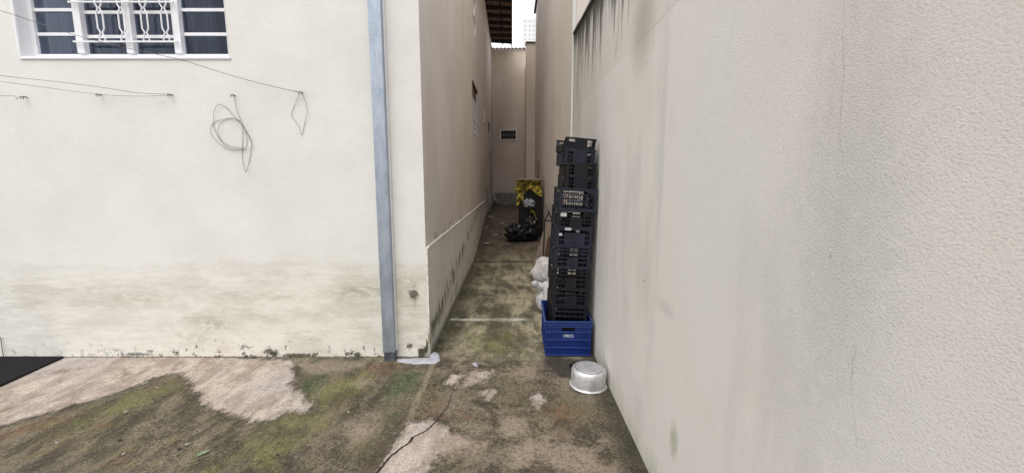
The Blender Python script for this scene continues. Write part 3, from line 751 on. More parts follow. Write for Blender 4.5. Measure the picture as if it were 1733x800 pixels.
for y_ in np.linspace(-3, 4.985, 30):
    t_ = float(copz(y_)); j = random.uniform(-.004, .004)
    vs.append([bm.verts.new((x_, y_, z_)) for x_, z_ in ((-.012+j, t_-.002), (-.010+j, t_+.028), (.16, t_+.03), (.16, t_-.002))])
for i in range(len(vs)-1):
    for k in range(4): bm.faces.new([vs[i][k], vs[i][(k+1)%4], vs[i+1][(k+1)%4], vs[i+1][k]])
bm.faces.new(vs[0]); bm.faces.new(vs[-1][::-1])
M['coping'] = simple('mouldy_coping', (.12,.115,.10), .9, var=.75, vscale=5, bump=.006, bscale=30)
obj('coping', bm, M['coping'], bw)
# pale building behind the coping
bm = bmesh.new(); box(bm, RX+.17, RX+4, -3, 4.99, -.1, 4.5)
tag(obj('pale_building', bm, M['pale']), 'pale lilac rendered building rising behind the mouldy coping', 'building')
# tall beige wall further down the passage
tb = thing('tall_building', 'tall beige side wall on the right of the passage behind the black crates', 'building', (RX, 5, 0))
bm = bmesh.new()
box(bm, RX-.018, RX+4, 5.0, 12.75, -.1, 6.85)
o = obj('wall', bm, M['beige']); o.parent = tb; o.location = (-RX, -5, 0)
bm = bmesh.new(); box(bm, RX-.0185, RX+.02, 4.985, 4.9995, -.1, 6.85, .004)
o = obj('lit_edge', bm, M['trimwhite']); o.parent = tb; o.location = (-RX, -5, 0)  # edge strip painted white for the light on the wall's end face
# awning
aw = thing('awning', 'blue corrugated sheet jutting from the top of the tall beige wall', 'awning', (RX-.018, 10.9, 6.25))
ax = np.linspace(-.55, .0, 30); ay = np.linspace(-.6, .9, 90)
o = grid_mesh('sheet', ax, ay, lambda a, b: (a, b, .25+a*-.0+.03*np.sin(b*50)+.35*(b<-99)+(a+.55)*.25), M['bluesheet'], parent=aw)
bm = bmesh.new(); box(bm, -.06, -.002, -.6, 1.9, .0, .05); box(bm, -.55, -.005, .86, .9, .12, .17); obj('bracket', bm, M['darkmetal'], aw)

# ------------------------------------------------------------------ end wall of the passage
EY = 15.0
ew = thing('end_wall', 'beige wall closing the far end of the passage, topped with clay tiles', 'wall', (0, EY, 0))
EZ = P(850, 84, EY).z
bm = bmesh.new(); box(bm, -.85, 2.5, 0, .2, 0, EZ); obj('wall', bm, M['endwall'], ew)
bm = bmesh.new()
for k in range(10):
    x0 = -.70+k*.13
    r0, r1 = [], []
    for q in range(7):
        an = math.pi*q/6
        xx = x0+.065-.062*math.cos(an); zz = EZ+.045*math.sin(an)+.004
        r0.append(bm.verts.new((xx, -.06, zz))); r1.append(bm.verts.new((xx, .3, zz+.06)))
    for q in range(6): bm.faces.new([r0[q], r0[q+1], r1[q+1], r1[q]])
o = obj('tile_capping', bm, M['tile'], ew); sm = o.modifiers.new('th', 'SOLIDIFY'); sm.thickness = .014
xa, xb = P(890, 75, 12.9).x, RX-.02
pz = P(898, 73, 12.9).z
bm = bmesh.new(); box(bm, P(890, 200, 12.9).x, RX+.3, 12.9-EY, 13.2-EY, 0, pz, .01); obj('pillar', bm, M['endwall'], ew)
bm = bmesh.new(); box(bm, P(889, 200, 12.9).x, RX+.3, 12.86-EY, 13.24-EY, pz, pz+.03, .005); obj('pillar_cap', bm, M['coping'], ew)
# return from pillar to end wall
xw = P(890, 200, 12.9).x
bm = bmesh.new(); box(bm, xw+.03, RX+.3, 13.2-EY, -.001, 0, min(EZ-.02, pz-.2)); obj('return_wall', bm, M['endwall'], ew)
va, vb = P(846, 219, EY), P(875, 238, EY)
vt = bpy.data.objects.new('vent_window', None); link(vt, ew); vt.location = (va.x, 0, vb.z)
VW, VH = vb.x-va.x, va.z-vb.z
bm = bmesh.new()
box(bm, 0, .05, -.03, -.001, 0, VH, .003); box(bm, VW-.05, VW, -.03, -.001, 0, VH, .003)
box(bm, .05, VW-.05, -.029, -.001, 0, .045, .003); box(bm, .05, VW-.05, -.029, -.001, VH-.045, VH, .003)
obj('frame', bm, M['trimwhite'], vt)
bm = bmesh.new(); box(bm, .05, VW-.05, -.006, -.001, .045, VH-.045); obj('opening', bm, M['rubber'], vt)
bm = bmesh.new()
for k in range(1, 6): box(bm, .05+k*(VW-.1)/6-.008, .05+k*(VW-.1)/6+.008, -.02, -.008, .045, VH-.045)
box(bm, .05, VW-.05, -.024, -.010, VH/2-.01, VH/2+.01)
obj('grille', bm, M['concrete'], vt)
# ledge at the foot
bm = bmesh.new(); box(bm, -.60, .45, 14.55, 14.99, .55, 1.02, .02)
tag(obj('ledge', bm, M['concrete']), 'grey concrete ledge at the foot of the end wall', 'ledge')
# grey corner pipe with an elbow
bm = bmesh.new()
ux = P(831, 200, 14.6).x
tube(bm, smooth_pts([(ux, 14.6, EZ), (ux, 14.6, 4), (ux, 14.6, 1.25), (ux+.02, 14.5, 1.0), (ux+.2, 14.3, .72)], 4), .04, 10)
M['pvc'] = simple('grey_pvc', (.42,.45,.50), .5, var=.15)
tag(obj('corner_pipe', bm, M['pvc'], smooth=True), 'thin grey pipe running down the far left corner of the passage', 'pipe')
# grey board leaning near it
bm = bmesh.new(); box(bm, 0, .03, 0, .22, 0, .66, .003)
o = tag(obj('slab', bm, M['concrete']), 'small grey slab standing against the plinth below the corner pipe', 'slab')
o.location = (-.66, 11.5, .57); o.rotation_euler = (0, R(-3), 0)

# ------------------------------------------------------------------ distant tower
tw = thing('apartment_tower', 'hazy white apartment tower far off in the strip of sky', 'building', (0, 250, 0))
tx0 = P(885.5, 40, 250).x; tz = P(895, 30, 250).z
bm = bmesh.new(); box(bm, tx0, tx0+26, 0, 16, 0, tz); obj('wall', bm, M['tower'], tw)
for u in (888.5, 896.5, 903):
    for v in (36, 43.5, 51, 58.5, 66, 73.5):
        p = P(u, v, 250); bm = bmesh.new(); box(bm, p.x-.55, p.x+.55, -.15, .05, p.z-.55, p.z+.45); obj('window', bm, M['towerwin'], tw)

# ------------------------------------------------------------------ mat, mortar
mp = [G(112, 604), G(0, 655)]
d_ = (mp[1]-mp[0]).normalized()
bm = bmesh.new()
far = mp[0] + Vector((0, -.0, 0)); near = mp[0]+d_*1.15
pts = [Vector((far.x, FY-.012, 0)), near, near+Vector((-1.6, -.05, 0)), Vector((far.x-1.6, FY-.012, 0))]
lo = [bm.verts.new((p.x, p.y, .004)) for p in pts]; hi = [bm.verts.new((p.x, p.y, .016)) for p in pts]
bm.faces.new(hi); bm.faces.new(lo[::-1])
for i in range(4): bm.faces.new([lo[i], lo[(i+1)%4], hi[(i+1)%4], hi[i]])
tag(obj('rubber_mat', bm, M['rubber']), 'flat black rubber mat on the ground at the left edge against the house', 'mat')
# mortar fillet at the house corner
def lump(name, poly, h, mat, label, cat, z=0):
    bm = bmesh.new(); n = len(poly); c = sum(poly, Vector())/n
    sub = []
    for i in range(n):
        a, b = poly[i], poly[(i+1)%n]
        for k in range(4): sub.append(a.lerp(b, k/4)+Vector((random.uniform(-.006,.006), random.uniform(-.006,.006), 0)))
    rings = []
    for f, hh in ((1, .001), (.93, .6), (.75, .9), (.4, 1.0)):
        rings.append([bm.verts.new((c.x+(p.x-c.x)*f, c.y+(p.y-c.y)*f, z+h*hh*random.uniform(.8, 1.1))) for p in sub])
    for i in range(3):
        for k in range(len(sub)): bm.faces.new([rings[i][k], rings[i][(k+1)%len(sub)], rings[i+1][(k+1)%len(sub)], rings[i+1][k]])
    bm.faces.new(rings[-1])
    return tag(obj(name, bm, mat, smooth=True), label, cat)
lump('mortar_fillet', [G(u, v) for u, v in ((672,607),(722,605),(745,607),(742,612),(735,615),(700,616),(674,612))], .007, M['mortar'], 'smear of white mortar at the foot of the house corner', 'mortar')
lump('mortar_crumb', [G(u, v) for u, v in ((799,617),(803,614),(811,618),(808,621))], .012, M['mortar'], 'small white mortar crumb lying near the start of the crack', 'rubble')
lump('mortar_blob', [G(u, v) for u, v in ((728,606),(730,600),(737,598),(743,601),(745,607),(736,609))], .03, M['mortar'], 'small rounded mortar blob right at the house corner, entering the passage', 'mortar')
# rubble by the downpipe foot
bm = bmesh.new()

# ------------------------------------------------------------------ wires
def wire(name, pts, label, cat='wire', r=.0022, smooth=5, mat='wire', group=None):
    bm = bmesh.new(); tube(bm, smooth_pts(pts, smooth), r*.8, 5)
    return tag(obj(name, bm, M[mat], smooth=True), label, cat, group)
def hook(u, v, label):
    p = P(u, v, FY); t = thing('wall_hook', label, 'hook', p, group='rusty hooks in the front wall')
    bm = bmesh.new(); tube(bm, [(0,.01,0),(0,-.035,0)], .004, 6); obj('peg', bm, M['darkmetal'], t)
    bm = bmesh.new()
    tube(bm, [(.010*math.cos(a), -.034-.003*a/6, .010*math.sin(a)-.008) for a in np.linspace(-1.2, 4.2, 12)], .003, 5); obj('ring', bm, M['wire'], t)
    return p
h1 = hook(512, 157, 'rusty hook right of the coil, where the long wire ends')
h2 = hook(292, 161, 'rusty hook below the window, end of two wires')
h3 = hook(172, 161, 'rusty hook on the lower wire under the window')
h4 = hook(46, 165, 'rusty hook at the far left with a short wire stub')
h5 = hook(398, 162, 'rusty hook holding the coil of wire')
o_ = Vector((0, -.03, 0))
def far_pt(u, v, Y): return P(u, v, Y)
pA = P(0, 18, 3.0); 
ext = pA + (pA-P(150, 64, 3.12))*1.6
wire('clothesline', [ext, pA, P(150, 66, 3.12), P(300, 100, 3.22), P(340, 112, 3.25), P(420, 136, 3.28), P(495, 154, FY-.035), h1+o_], 'long wire crossing in front of the white window down to its hook', r=.0026)
pB = P(0, 128, 3.05); ext = pB+(pB-P(150, 145, 3.2))*1.4
wire('clothesline', [ext, pB, P(150, 145, 3.2), P(230, 157, 3.27), h2+o_], 'upper of the two wires meeting at the hook below the window', r=.0022)
pC = P(0, 138, 3.1); ext = pC+(pC-P(90, 150, 3.2))*1.8
wire('clothesline', [ext, pC, P(90, 150, 3.22), h3+o_, P(230, 163, FY-.03), h2+o_+Vector((0,0,-.008))], 'lower wire sagging through the middle hook under the window', r=.0019)
pD = P(0, 162, 3.2); ext = pD+(pD-h4)*1.5
wire('clothesline', [ext, pD, P(25, 163, FY-.04), P(28, 168, FY-.03), P(36, 163, FY-.03), h4+o_], 'short wire at the left edge tied to the far left hook', r=.002)
wp = lambda L, dy=.012: [P(u, v, FY-dy-.008*math.sin(i*1.3)) for i, (u, v) in enumerate(L)]
coil = [(397,165),(398,175),(402,190),(408,205),(418,225),(425,240),(426,247),(420,253),(400,254),(385,252),(370,242),(358,228),(356,220),(360,210),(372,203),(390,200),(403,203),(410,215),(411,235),(410,265),(413,283),(416,291),(420,280),(424,262),(426,243),(423,232),(410,212),(395,195),(383,182),(372,177),(366,180),(362,192),(361,210),(366,225),(375,240),(388,250),(404,253),(415,250),(418,240),(416,225),(410,212),(400,203),(388,201),(375,207),(369,218),(371,232),(382,244),(398,249),(412,250)]
wire('wire_coil', wp(coil), 'tangled coil of thin wire hanging from a hook on the front wall', 'wire', .0019, 4)
wire('wire_loop', wp([(510,157),(517,172),(520,190),(516,205),(513,222),(510,228),(507,215),(500,205),(493,195),(497,182),(503,168),(505,157),(497,153)]), 'narrow loop of wire dangling under the right hook near the downpipe', 'wire', .0017, 4)
wire('wire_stub', [P(1, 570, FY-.01), P(3, 585, FY-.012), P(6, 603, FY-.015)], 'short dark wire stub against the wall foot beside the rubber mat', 'wire', .0035, 2)

bm = bmesh.new(); tube(bm, smooth_pts([Vector((LX+.012+.008*math.sin(v*.3), *PX(u, v, LX)[1:])) for u, v in [(799,-25),(800,-5),(802.5,8),(801,20),(800.6,28),(803,40),(803.2,52),(802,61)]], 5), .016, 6)
tag(obj('hanging_cable', bm, M['trimwhite'], smooth=True), 'loose white cable dangling high on the side wall above the near side window', 'cable')
# ------------------------------------------------------------------ crates
def rects_slot(kind):
    """list of (u0,u1,v0,v1,layer) in 0..1 ; layer sets thickness"""
    r = []
    if kind == 'lattice':
        r += [(0,1,.0,.13,0),(0,1,.88,1,0),(0,.05,.13,.88,1),(.95,1,.13,.88,1),(.24,.76,.40,.47,2),(.24,.76,.70,.76,2)]
        for k in range(9): r.append((.24+k*.065-.009, .24+k*.065+.009, .13, .76, 3))
        r += ['X', (.05,.24), (.76,.95)]
    elif kind == 'plate':
        r += [(0,1,0,.10,0),(0,1,.86,1,0),(0,.07,.10,.86,1),(.93,1,.10,.86,1),(.33,.67,.10,.62,4)]
        for v in (.30,.47,.66): r.append((.07,.93,v,v+.055,2))
        for k in range(1, 12): 
            u = k/12
            if not (.32 < u < .68): r.append((u-.007,u+.007,.10,.86,3))
    elif kind == 'panel':
        r += [(0,1,0,.12,0),(0,1,.84,1,0),(0,.08,.12,.84,1),(.92,1,.12,.84,1),(.22,.80,.12,.72,4)]
        for v in (.33,.55): r.append((.08,.92,v,v+.07,2))
        r.append((.145,.16,.12,.84,3)); r.append((.85,.865,.12,.84,3))
    elif kind == 'slats':
        r += [(0,1,0,.10,0),(0,1,.88,1,0),(0,.06,.10,.88,1),(.94,1,.10,.88,1),(.36,.64,.12,.45,4)]
        for v in (.26,.44,.62,.76): r.append((.06,.94,v,v+.06,2))
        for u in (.2,.35,.5,.65,.8): r.append((u-.008,u+.008,.10,.88,3))
    elif kind == 'open':
        r += [(0,1,0,.12,0),(0,1,.90,1,0),(0,.05,.12,.90,1),(.95,1,.12,.90,1),(.30,.72,.12,.90,4)]
        for v in (.36,.63): r.append((.05,.95,v,v+.045,2))
        r.append((.165,.180,.12,.90,3)); r.append((.83,.845,.12,.90,3))
    elif kind == 'small':
        r += [(0,1,0,.15,0),(0,1,.86,1,0),(0,.06,.15,.86,1),(.94,1,.15,.86,1),(.26,.74,.15,.86,4)]
        for v in (.36,.60): r.append((.06,.94,v,v+.07,2))
        r.append((.15,.17,.15,.86,3)); r.append((.83,.85,.15,.86,3))
    return r
TH = [.0085, .0075, .0065, .0055, .0095]
def wall_panel(L, Hh, kind, mtx):
    bm = bmesh.new(); rs = rects_slot(kind); 
    i = 0
    for q in rs:
        if q == 'X' or len(q) == 2:
            if q == 'X': continue
            a, b = q
            for k, (v0, v1) in enumerate(((.15,.5),(.5,.86))):
                p = [((a+b)/2*L, 0), ]
                tube(bm, [(a*L, -.002, v0*Hh), (b*L, -.002, v1*Hh)], .0034, 5); tube(bm, [(a*L, -.0015, v1*Hh), (b*L, -.0015, v0*Hh)], .0032, 5)
            continue
        u0, u1, v0, v1, ly = q; th = TH[ly]
        box(bm, u0*L, u1*L, -th/2-.001*(ly==4), th/2, v0*Hh, v1*Hh)
    bmesh.ops.transform(bm, matrix=mtx, verts=bm.verts)
    return bm
def make_crate(w_, d_, h_, kind, side, mat, label, dip=0):
    t = thing('plastic_crate', label, 'crate', group='crates stacked by the right wall')
    tp = .004   # taper at the foot
    def panel(L, k, mtx): return obj('side_wall', wall_panel(L, h_, k, mtx), mat, t)
    T = Matrix.Translation
    ang = math.atan(tp/h_)
    panel(w_, kind, T((-w_/2, -d_/2+tp, 0)) @ Matrix.Rotation(ang, 4, 'X'))
    panel(w_, kind, T((-w_/2, d_/2-tp, 0)) @ Matrix.Rotation(-ang, 4, 'X'))
    h_side = h_-dip
    panel2 = lambda L, k, mtx: obj('side_wall', wall_panel(L, h_side, k, mtx), mat, t)
    panel2(d_-.01, side, T((-w_/2+tp, d_/2-.005, 0)) @ Matrix.Rotation(R(-90), 4, 'Z') @ Matrix.Rotation(ang, 4, 'X'))
    panel2(d_-.01, side, T((w_/2-tp, -d_/2+.005, 0)) @ Matrix.Rotation(R(90), 4, 'Z') @ Matrix.Rotation(ang, 4, 'X'))
    bm = bmesh.new(); e = .0045
    def zt(f): return h_ - dip*min(1, 2.2*max(0, math.sin(math.pi*f))**1.3)
    # rim: outward flange swept round; the long sides may dip
    pts = []
    n = 14
    for k in range(n): pts.append((-w_/2+w_*k/n, -d_/2, h_))
    for k in range(n): pts.append((w_/2, -d_/2+d_*k/n, zt(k/n)))
    for k in range(n): pts.append((w_/2-w_*k/n, d_/2, h_))
    for k in range(n): pts.append((-w_/2, d_/2-d_*k/n, zt(1-k/n)))
    vs = []
    for (x, y, z) in pts:
        sx = 1+2*e/w_; sy = 1+2*e/d_; ix = 1-.012/w_; iy = 1-.012/d_
        vs.append([bm.verts.new((x*ix, y*iy, z-.004)), bm.verts.new((x*ix, y*iy, z+.004)), bm.verts.new((x*sx, y*sy, z+.004)), bm.verts.new((x*sx, y*sy, z-.009)), bm.verts.new((x*(sx-.5*e/w_), y*(sy-.5*e/d_), z-.009)), bm.verts.new((x*(sx-.5*e/w_), y*(sy-.5*e/d_), z-.004))])
    m_ = len(vs)
    for i in range(m_):
        for k in range(6): bm.faces.new([vs[i][k], vs[i][(k+1)%6], vs[(i+1)%m_][(k+1)%6], vs[(i+1)%m_][k]])
    obj('rim', bm, mat, t)
    bm = bmesh.new()
    for k in range(11):
        y = -d_/2+.02+k*(d_-.04)/10; box(bm, -w_/2+.014, w_/2-.014, y-.007, y+.007, .002, .008)
    for k in range(7):
        x = -w_/2+.02+k*(w_-.04)/6; box(bm, x-.007, x+.007, -d_/2+.014, d_/2-.014, .003, .0065)
    obj('floor', bm, mat, t)
    for sx in (-1, 1):
        for sy in (-1, 1):
            bm = bmesh.new(); x = sx*(w_/2-.002); y = sy*(d_/2-.002)
            box(bm, min(x-sx*.022, x), max(x-sx*.022, x), min(y-sy*.022, y), max(y-sy*.022, y), .004, h_-.005, .003)
            for v in bm.verts:
                f = 1-v.co.z/h_; v.co.x -= sx*tp*.8*f; v.co.y -= sy*tp*.8*f
            obj('corner_post', bm, mat, t)
    return t

# blue base crate
BX0, BX1 = G(924, 605).x, G(1001, 605).x
def blue_crate():
    t = thing('plastic_crate', 'big blue crate with a white number, at the bottom of the stack', 'crate', group='crates stacked by the right wall')
    w_, d_, h_ = BX1-BX0, .60, .31; mat = M['blue']; th = .006
    bm = bmesh.new()
    # front wall with hand hole
    hx0, hx1, hz0, hz1 = -.055, .055, h_-.088, h_-.058
    def wall(y, s):
        for (a, b, c, e) in ((-w_/2, hx0, 0, h_), (hx1, w_/2, 0, h_), (hx0, hx1, 0, hz0), (hx0, hx1, hz1, h_)):
            box(bm, a, b, y, y+th, c+.001, e)
    wall(-d_/2, 1); o1 = obj('end_wall', bm, mat, t); bm = bmesh.new(); wall(d_/2-th, 1); obj('end_wall', bm, mat, t)
    for s in (-1, 1):
        bm = bmesh.new(); x = s*(w_/2-th/2); box(bm, x-th/2, x+th/2, -d_/2+th, d_/2-th, .001, h_)
        for zc in (.055, .13, .20): box(bm, x-th/2-.006, x+th/2+.006, -d_/2+th+.02, d_/2-th-.02, zc, zc+.006)
        for k in range(8): y = -d_/2+.05+k*.07; box(bm, x-th/2-.004, x+th/2+.004, y-.003, y+.003, .004, h_-.06)
        obj('side_wall', bm, mat, t)
    bm = bmesh.new(); box(bm, -w_/2+.007, w_/2-.007, -d_/2+.007, d_/2-.007, .002, .010); obj('floor', bm, mat, t)
    for s, y0 in ((-1, -d_/2), (1, d_/2)):
        for zc in (.010, .075, .145, .213):
            bm = bmesh.new(); box(bm, -w_/2-.003, w_/2+.003, min(y0, y0+s*.009), max(y0, y0+s*.009), zc, zc+.006, .001)
            obj('rib', bm, M['bluerib'], t)
        for x in (-w_/2+.09, w_/2-.09, -w_/2+.045, w_/2-.045):
            bm = bmesh.new(); box(bm, x-.004, x+.004, min(y0, y0+s*.007), max(y0, y0+s*.007), .017, h_-.05, .001); obj('stiffener', bm, mat, t)
        for x in (-w_/2+.009, w_/2-.009):
            bm = bmesh.new(); box(bm, x-.008, x+.008, min(y0, y0+s*.0072), max(y0, y0+s*.0072), .017, h_-.01, .001); obj('stiffener', bm, mat, t)
    bm = bmesh.new()                                    # double rim
    for z0_, z1_, e in ((h_-.008, h_, .012), (h_-.030, h_-.024, .010), (h_-.050, h_-.045, .009)):
        for (a, b, c, f) in ((-w_/2-e, w_/2+e, -d_/2-e, -d_/2+.004), (-w_/2-e, w_/2+e, d_/2-.004, d_/2+e)):
            box(bm, a, b, c, f, z0_, z1_, .001)
        for s in (-1, 1):
            x = s*(w_/2); box(bm, min(x+s*e, x-s*.004), max(x+s*e, x-s*.004), -d_/2+.005, d_/2-.005, z0_, z1_, .001)
    obj('rim', bm, M['bluerib'], t)
    # stencilled number
    cu = bpy.data.curves.new('num', 'FONT'); cu.body = '19012'; cu.size = .036; cu.align_x = 'CENTER'; cu.align_y = 'CENTER'; cu.extrude = .0006; cu.offset = .0006
    to = bpy.data.objects.new('num', cu); COL.objects.link(to); bpy.context.view_layer.update()
    me = bpy.data.meshes.new_from_object(to.evaluated_get(bpy.context.evaluated_depsgraph_get())); bpy.data.objects.remove(to)
    me.materials.clear(); me.materials.append(M['ink'])
    o = bpy.data.objects.new('number', me); link(o, t); o.location = (.0, -d_/2-.0018, .180); o.rotation_euler = (R(90), 0, 0)
    return t, w_, d_
M['bluerib'] = simple('worn_blue_edge', (.035,.075,.26), .45, var=.3, vscale=20)
M['ink'] = simple('white_stencil_ink', (.62,.66,.75), .6, var=.2, vscale=60)
bc, bw_, bd_ = blue_crate()
bc.location = ((BX0+BX1)/2+.002, FY+.02+bd_/2, .003); bc.rotation_euler = (0, 0, R(-1.2))

# (rim v, kind, side, mat, width, depth, front-left u, label)
spec = [
 (513, 'slats', 'slats', 'black',  .290, .50, 936, 'black crate sunk into the blue crate at the foot of the stack'),
 (486, 'plate', 'slats', 'black',  .292, .50, 937, 'black crate with a wide plain plate, second above the blue crate'),
 (449, 'slats', 'plate', 'blackb', .292, .50, 938, 'black crate with long open slots, third above the blue crate'),
 (413, 'slats', 'plate', 'black2', .294, .50, 940, 'dusty black crate with a low centre plate, fourth above the blue crate'),
 (382, 'panel', 'plate', 'black2', .294, .50, 942, 'dusty black crate with white scraps behind its solid panel, fifth above the blue crate'),
 (352, 'plate', 'plate', 'black',  .292, .50, 945, 'black crate with a white sticker, right under the star lattice crate'),
 (317, 'lattice', 'lattice', 'black2', .298, .50, 948, 'greyish crate with star lattice ends, in the middle of the stack'),
 (295, 'small', 'small', 'black',  .240, .42, 958, 'small black crate standing directly on the star lattice crate'),
 (273, 'small', 'small', 'blackb', .240, .42, 959, 'small black crate, third from the top of the stack'),
 (250, 'small', 'small', 'black2', .242, .42, 957, 'small bluish crate directly under the topmost crate'),
 (231, 'open', 'small', 'black',  .242, .42, 958, 'topmost small crate with see through slots, tipped slightly back'),
]
prev = .17
YF = FY+.06
for i, (v, kind, side, mat, w_, d_, ul, label) in enumerate(spec):
    if i > 6: yf = FY+.03
    else: yf = YF-.006*i
    p = P(ul, v, yf); ztop = p.z
    hh = ztop-prev + (.018 if i else 0)
    if i == 0: prev = .155; hh = ztop-prev
    c = make_crate(w_, d_, hh, kind, side, M[mat], label, dip=(.05 if i == 10 else .03 if kind == 'small' else 0))
    lean = R(2.6) if i < 7 else R(3.0+.6*(i-7))
    c.rotation_euler = (R(1.5) if i == 10 else 0, lean, R([.5,-.3,.4,0,-.4,.5,-.3,2.5,1.5,3.2,4.4][i]))
    # put the rim's front left corner at p
    mt = c.rotation_euler.to_matrix()
    off = mt @ Vector((-w_/2-.004, -d_/2-.004, hh+.004))
    c.location = p-off
    if i in (4, 5):
        bm = bmesh.new()
        if i == 5: box(bm, -w_/2+.018, -w_/2+.066, -d_/2-.008, -d_/2-.0065, hh*.62, hh*.80)
        else:
            box(bm, -w_/2+.065, -w_/2+.118, -d_/2-.008, -d_/2-.0065, hh*.66+.03, hh*.78+.03)
            b2 = bmesh.new(); box(b2, -w_/2+.02, -w_/2+.045, -d_/2-.008, -d_/2-.0065, hh*.56, hh*.68); obj('sticker', b2, M['sticker'], c)
        s_o = obj('sticker', bm, M['sticker'], c)
    prev = ztop-.0

# first hidden spacer crate inside the blue one
c = make_crate(.30, .50, .14, 'slats', 'slats', M['blackb'], 'black crate lying deepest inside the blue crate, almost hidden', 0)
c.location = (.5, FY+.02+.30, .016)

# ------------------------------------------------------------------ upturned pot
pot = thing('cooking_pot', 'dented aluminium pot upside down on the ground against the right wall', 'pot')
bm = bmesh.new()
prof = [(.001,.137),(.06,.138),(.085,.1385),(.098,.137),(.102,.133),(.106,.136),(.112,.134),(.120,.127),(.1245,.115),(.126,.09),(.1265,.05),(.127,.016)]
rings = lathe(bm, prof, 64)
for rg in rings:
    for k, v in enumerate(rg):
        a = 2*math.pi*k/64
        v.co.x += .0018*math.sin(3*a+v.co.z*30); v.co.y += .0018*math.cos(2*a+v.co.z*25)
        if rg is not rings[0]: 
            dd = math.exp(-((a-4.9)/.25)**2-((v.co.z-.085)/.03)**2); v.co.x *= 1-.035*dd; v.co.y *= 1-.035*dd
bm.faces.new(rings[0])
obj('bowl', bm, M['alu'], pot, True)
bm = bmesh.new(); lathe(bm, [(.126,.016),(.134,.013),(.138,.009),(.139,.004),(.136,.001),(.128,.002),(.126,.008)], 64); obj('rim', bm, M['alu'], pot, True)
pot.location = (.560, 2.865, .002); pot.rotation_euler = (R(1.0), R(1.2), R(20))

# black plastic scrap beside the crate
def crumple(name, c, r, mat, label, cat, seed=0, amp=.35, sub=4, group=None, freq=3.0):
    from mathutils import noise as mn
    bm = bmesh.new(); bmesh.ops.create_icosphere(bm, subdivisions=sub, radius=1)
    for v in bm.verts:
        n = mn.noise(v.co*freq+Vector((seed*3.1, seed, 0)))*amp + mn.noise(v.co*freq*2.7+Vector((seed, 7, 2)))*amp*.45
        q = v.co*(1+n); v.co = Vector((q.x*r[0], q.y*r[1], max(q.z, -.93)*r[2]))
    o = obj(name, bm, mat, smooth=True); tag(o, label, cat, group); o.location = c; return o
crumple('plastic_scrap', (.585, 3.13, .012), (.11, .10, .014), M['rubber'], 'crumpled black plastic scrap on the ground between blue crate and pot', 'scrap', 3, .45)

# ------------------------------------------------------------------ bags behind the crates
def sack(name, c, r, mat, label, seed, neck=None):
    t = thing(name, label, 'sack', c, group='white sacks behind the crates')
    from mathutils import noise as mn
    bm = bmesh.new(); bmesh.ops.create_icosphere(bm, subdivisions=5, radius=1)
    for v in bm.verts:
        n = mn.noise(v.co*1.5+Vector((seed,0,0)))*.26 + abs(mn.noise(Vector((v.co.x*3.2, v.co.y*3.2, v.co.z*1.4+seed))))*.16 - .04 + abs(mn.noise(v.co*6+Vector((seed,0,3))))*.06
        q = v.co*(1+n); z = max(q.z, -.85)
        v.co = Vector((q.x*r[0], q.y*r[1], (z+.85)*r[2]))
    obj('body', bm, mat, t, True)
    if neck:
        bm = bmesh.new(); pts = smooth_pts(neck, 4); n = len(pts)
        tube(bm, pts, [.018+.022*abs(math.sin(2.6*k/n+.5))+.006*random.random() for k in range(n)], 9); obj('knot', bm, mat, t, True)
    return t
z1_ = P(915, 472, 4.5).z
sack('sack', (.46, 4.55, .0), (.165, .15, .20), M['sack'], 'white sack on the floor behind the blue crate, its knot sticking out', 2,
     [(-.08, -.02, .30), (-.13, -.03, .31), (-.18, -.03, .325), (-.205, -.05, .345), (-.225, -.03, .335)])
sack('sack', (.43, 4.72, .30), (.185, .15, .165), M['sack2'], 'greyish plastic bag heaped on top of the knotted sack', 5)

# ------------------------------------------------------------------ leaning board, frame, bin with yellow film
def ramp_z(y): return float(np.interp(y, [7.40, 10.6, 11.6], [.03, .50, .60])) if y > 7.4 else 0
bm = bmesh.new(); box(bm, -.075, .075, 0, .022, 0, .86, .002)
o = tag(obj('leaning_board', bm, M['card']), 'light brown board leaning towards the right wall behind the white sacks', 'board')
o.location = (.39, 6.55, .025); o.rotation_euler = (0, R(16), 0)
bm = bmesh.new(); box(bm, -.045, .045, 0, .02, 0, .60, .002)
o = tag(obj('narrow_board', bm, M['brownstick']), 'dark brown narrow board leaning beside the light board', 'board')
o.location = (.50, 6.35, .016); o.rotation_euler = (0, R(10), 0)
bm = bmesh.new()
tri = [P(922, 373, 5.6), P(929, 360, 5.6), P(935, 374, 5.6)]
for k in range(3): tube(bm, [tri[k], tri[(k+1)%3]], .010, 6)
tube(bm, [tri[1], tri[1]+Vector((.0, .25, .02))], .010, 6); tube(bm, [tri[0], Vector((tri[0].x-.02, 5.7, .0))], .010, 6); tube(bm, [tri[2], Vector((tri[2].x+.02, 5.7, .0))], .010, 6)
tag(obj('metal_stand', bm, M['darkmetal']), 'small dark metal stand with a triangular top beside the crate stack', 'stand')

by = 8.9
bz = ramp_z(by)
bn = thing('rubbish_bin', 'tall black open bin half way down the passage', 'bin', (0, 0, 0))
xL, xR = P(878, 350, by).x, P(917, 350, by).x
bm = bmesh.new(); t0 = P(900, 312, by).z
box(bm, xL, xR, by, by+.55, bz+.02, t0-.03, .015)
obj('body', bm, M['binblack'], bn)
bm = bmesh.new(); box(bm, xL-.015, xR+.0, by-.015, by+.565, t0-.03, t0-.002, .008); obj('lid', bm, M['binblack'], bn)
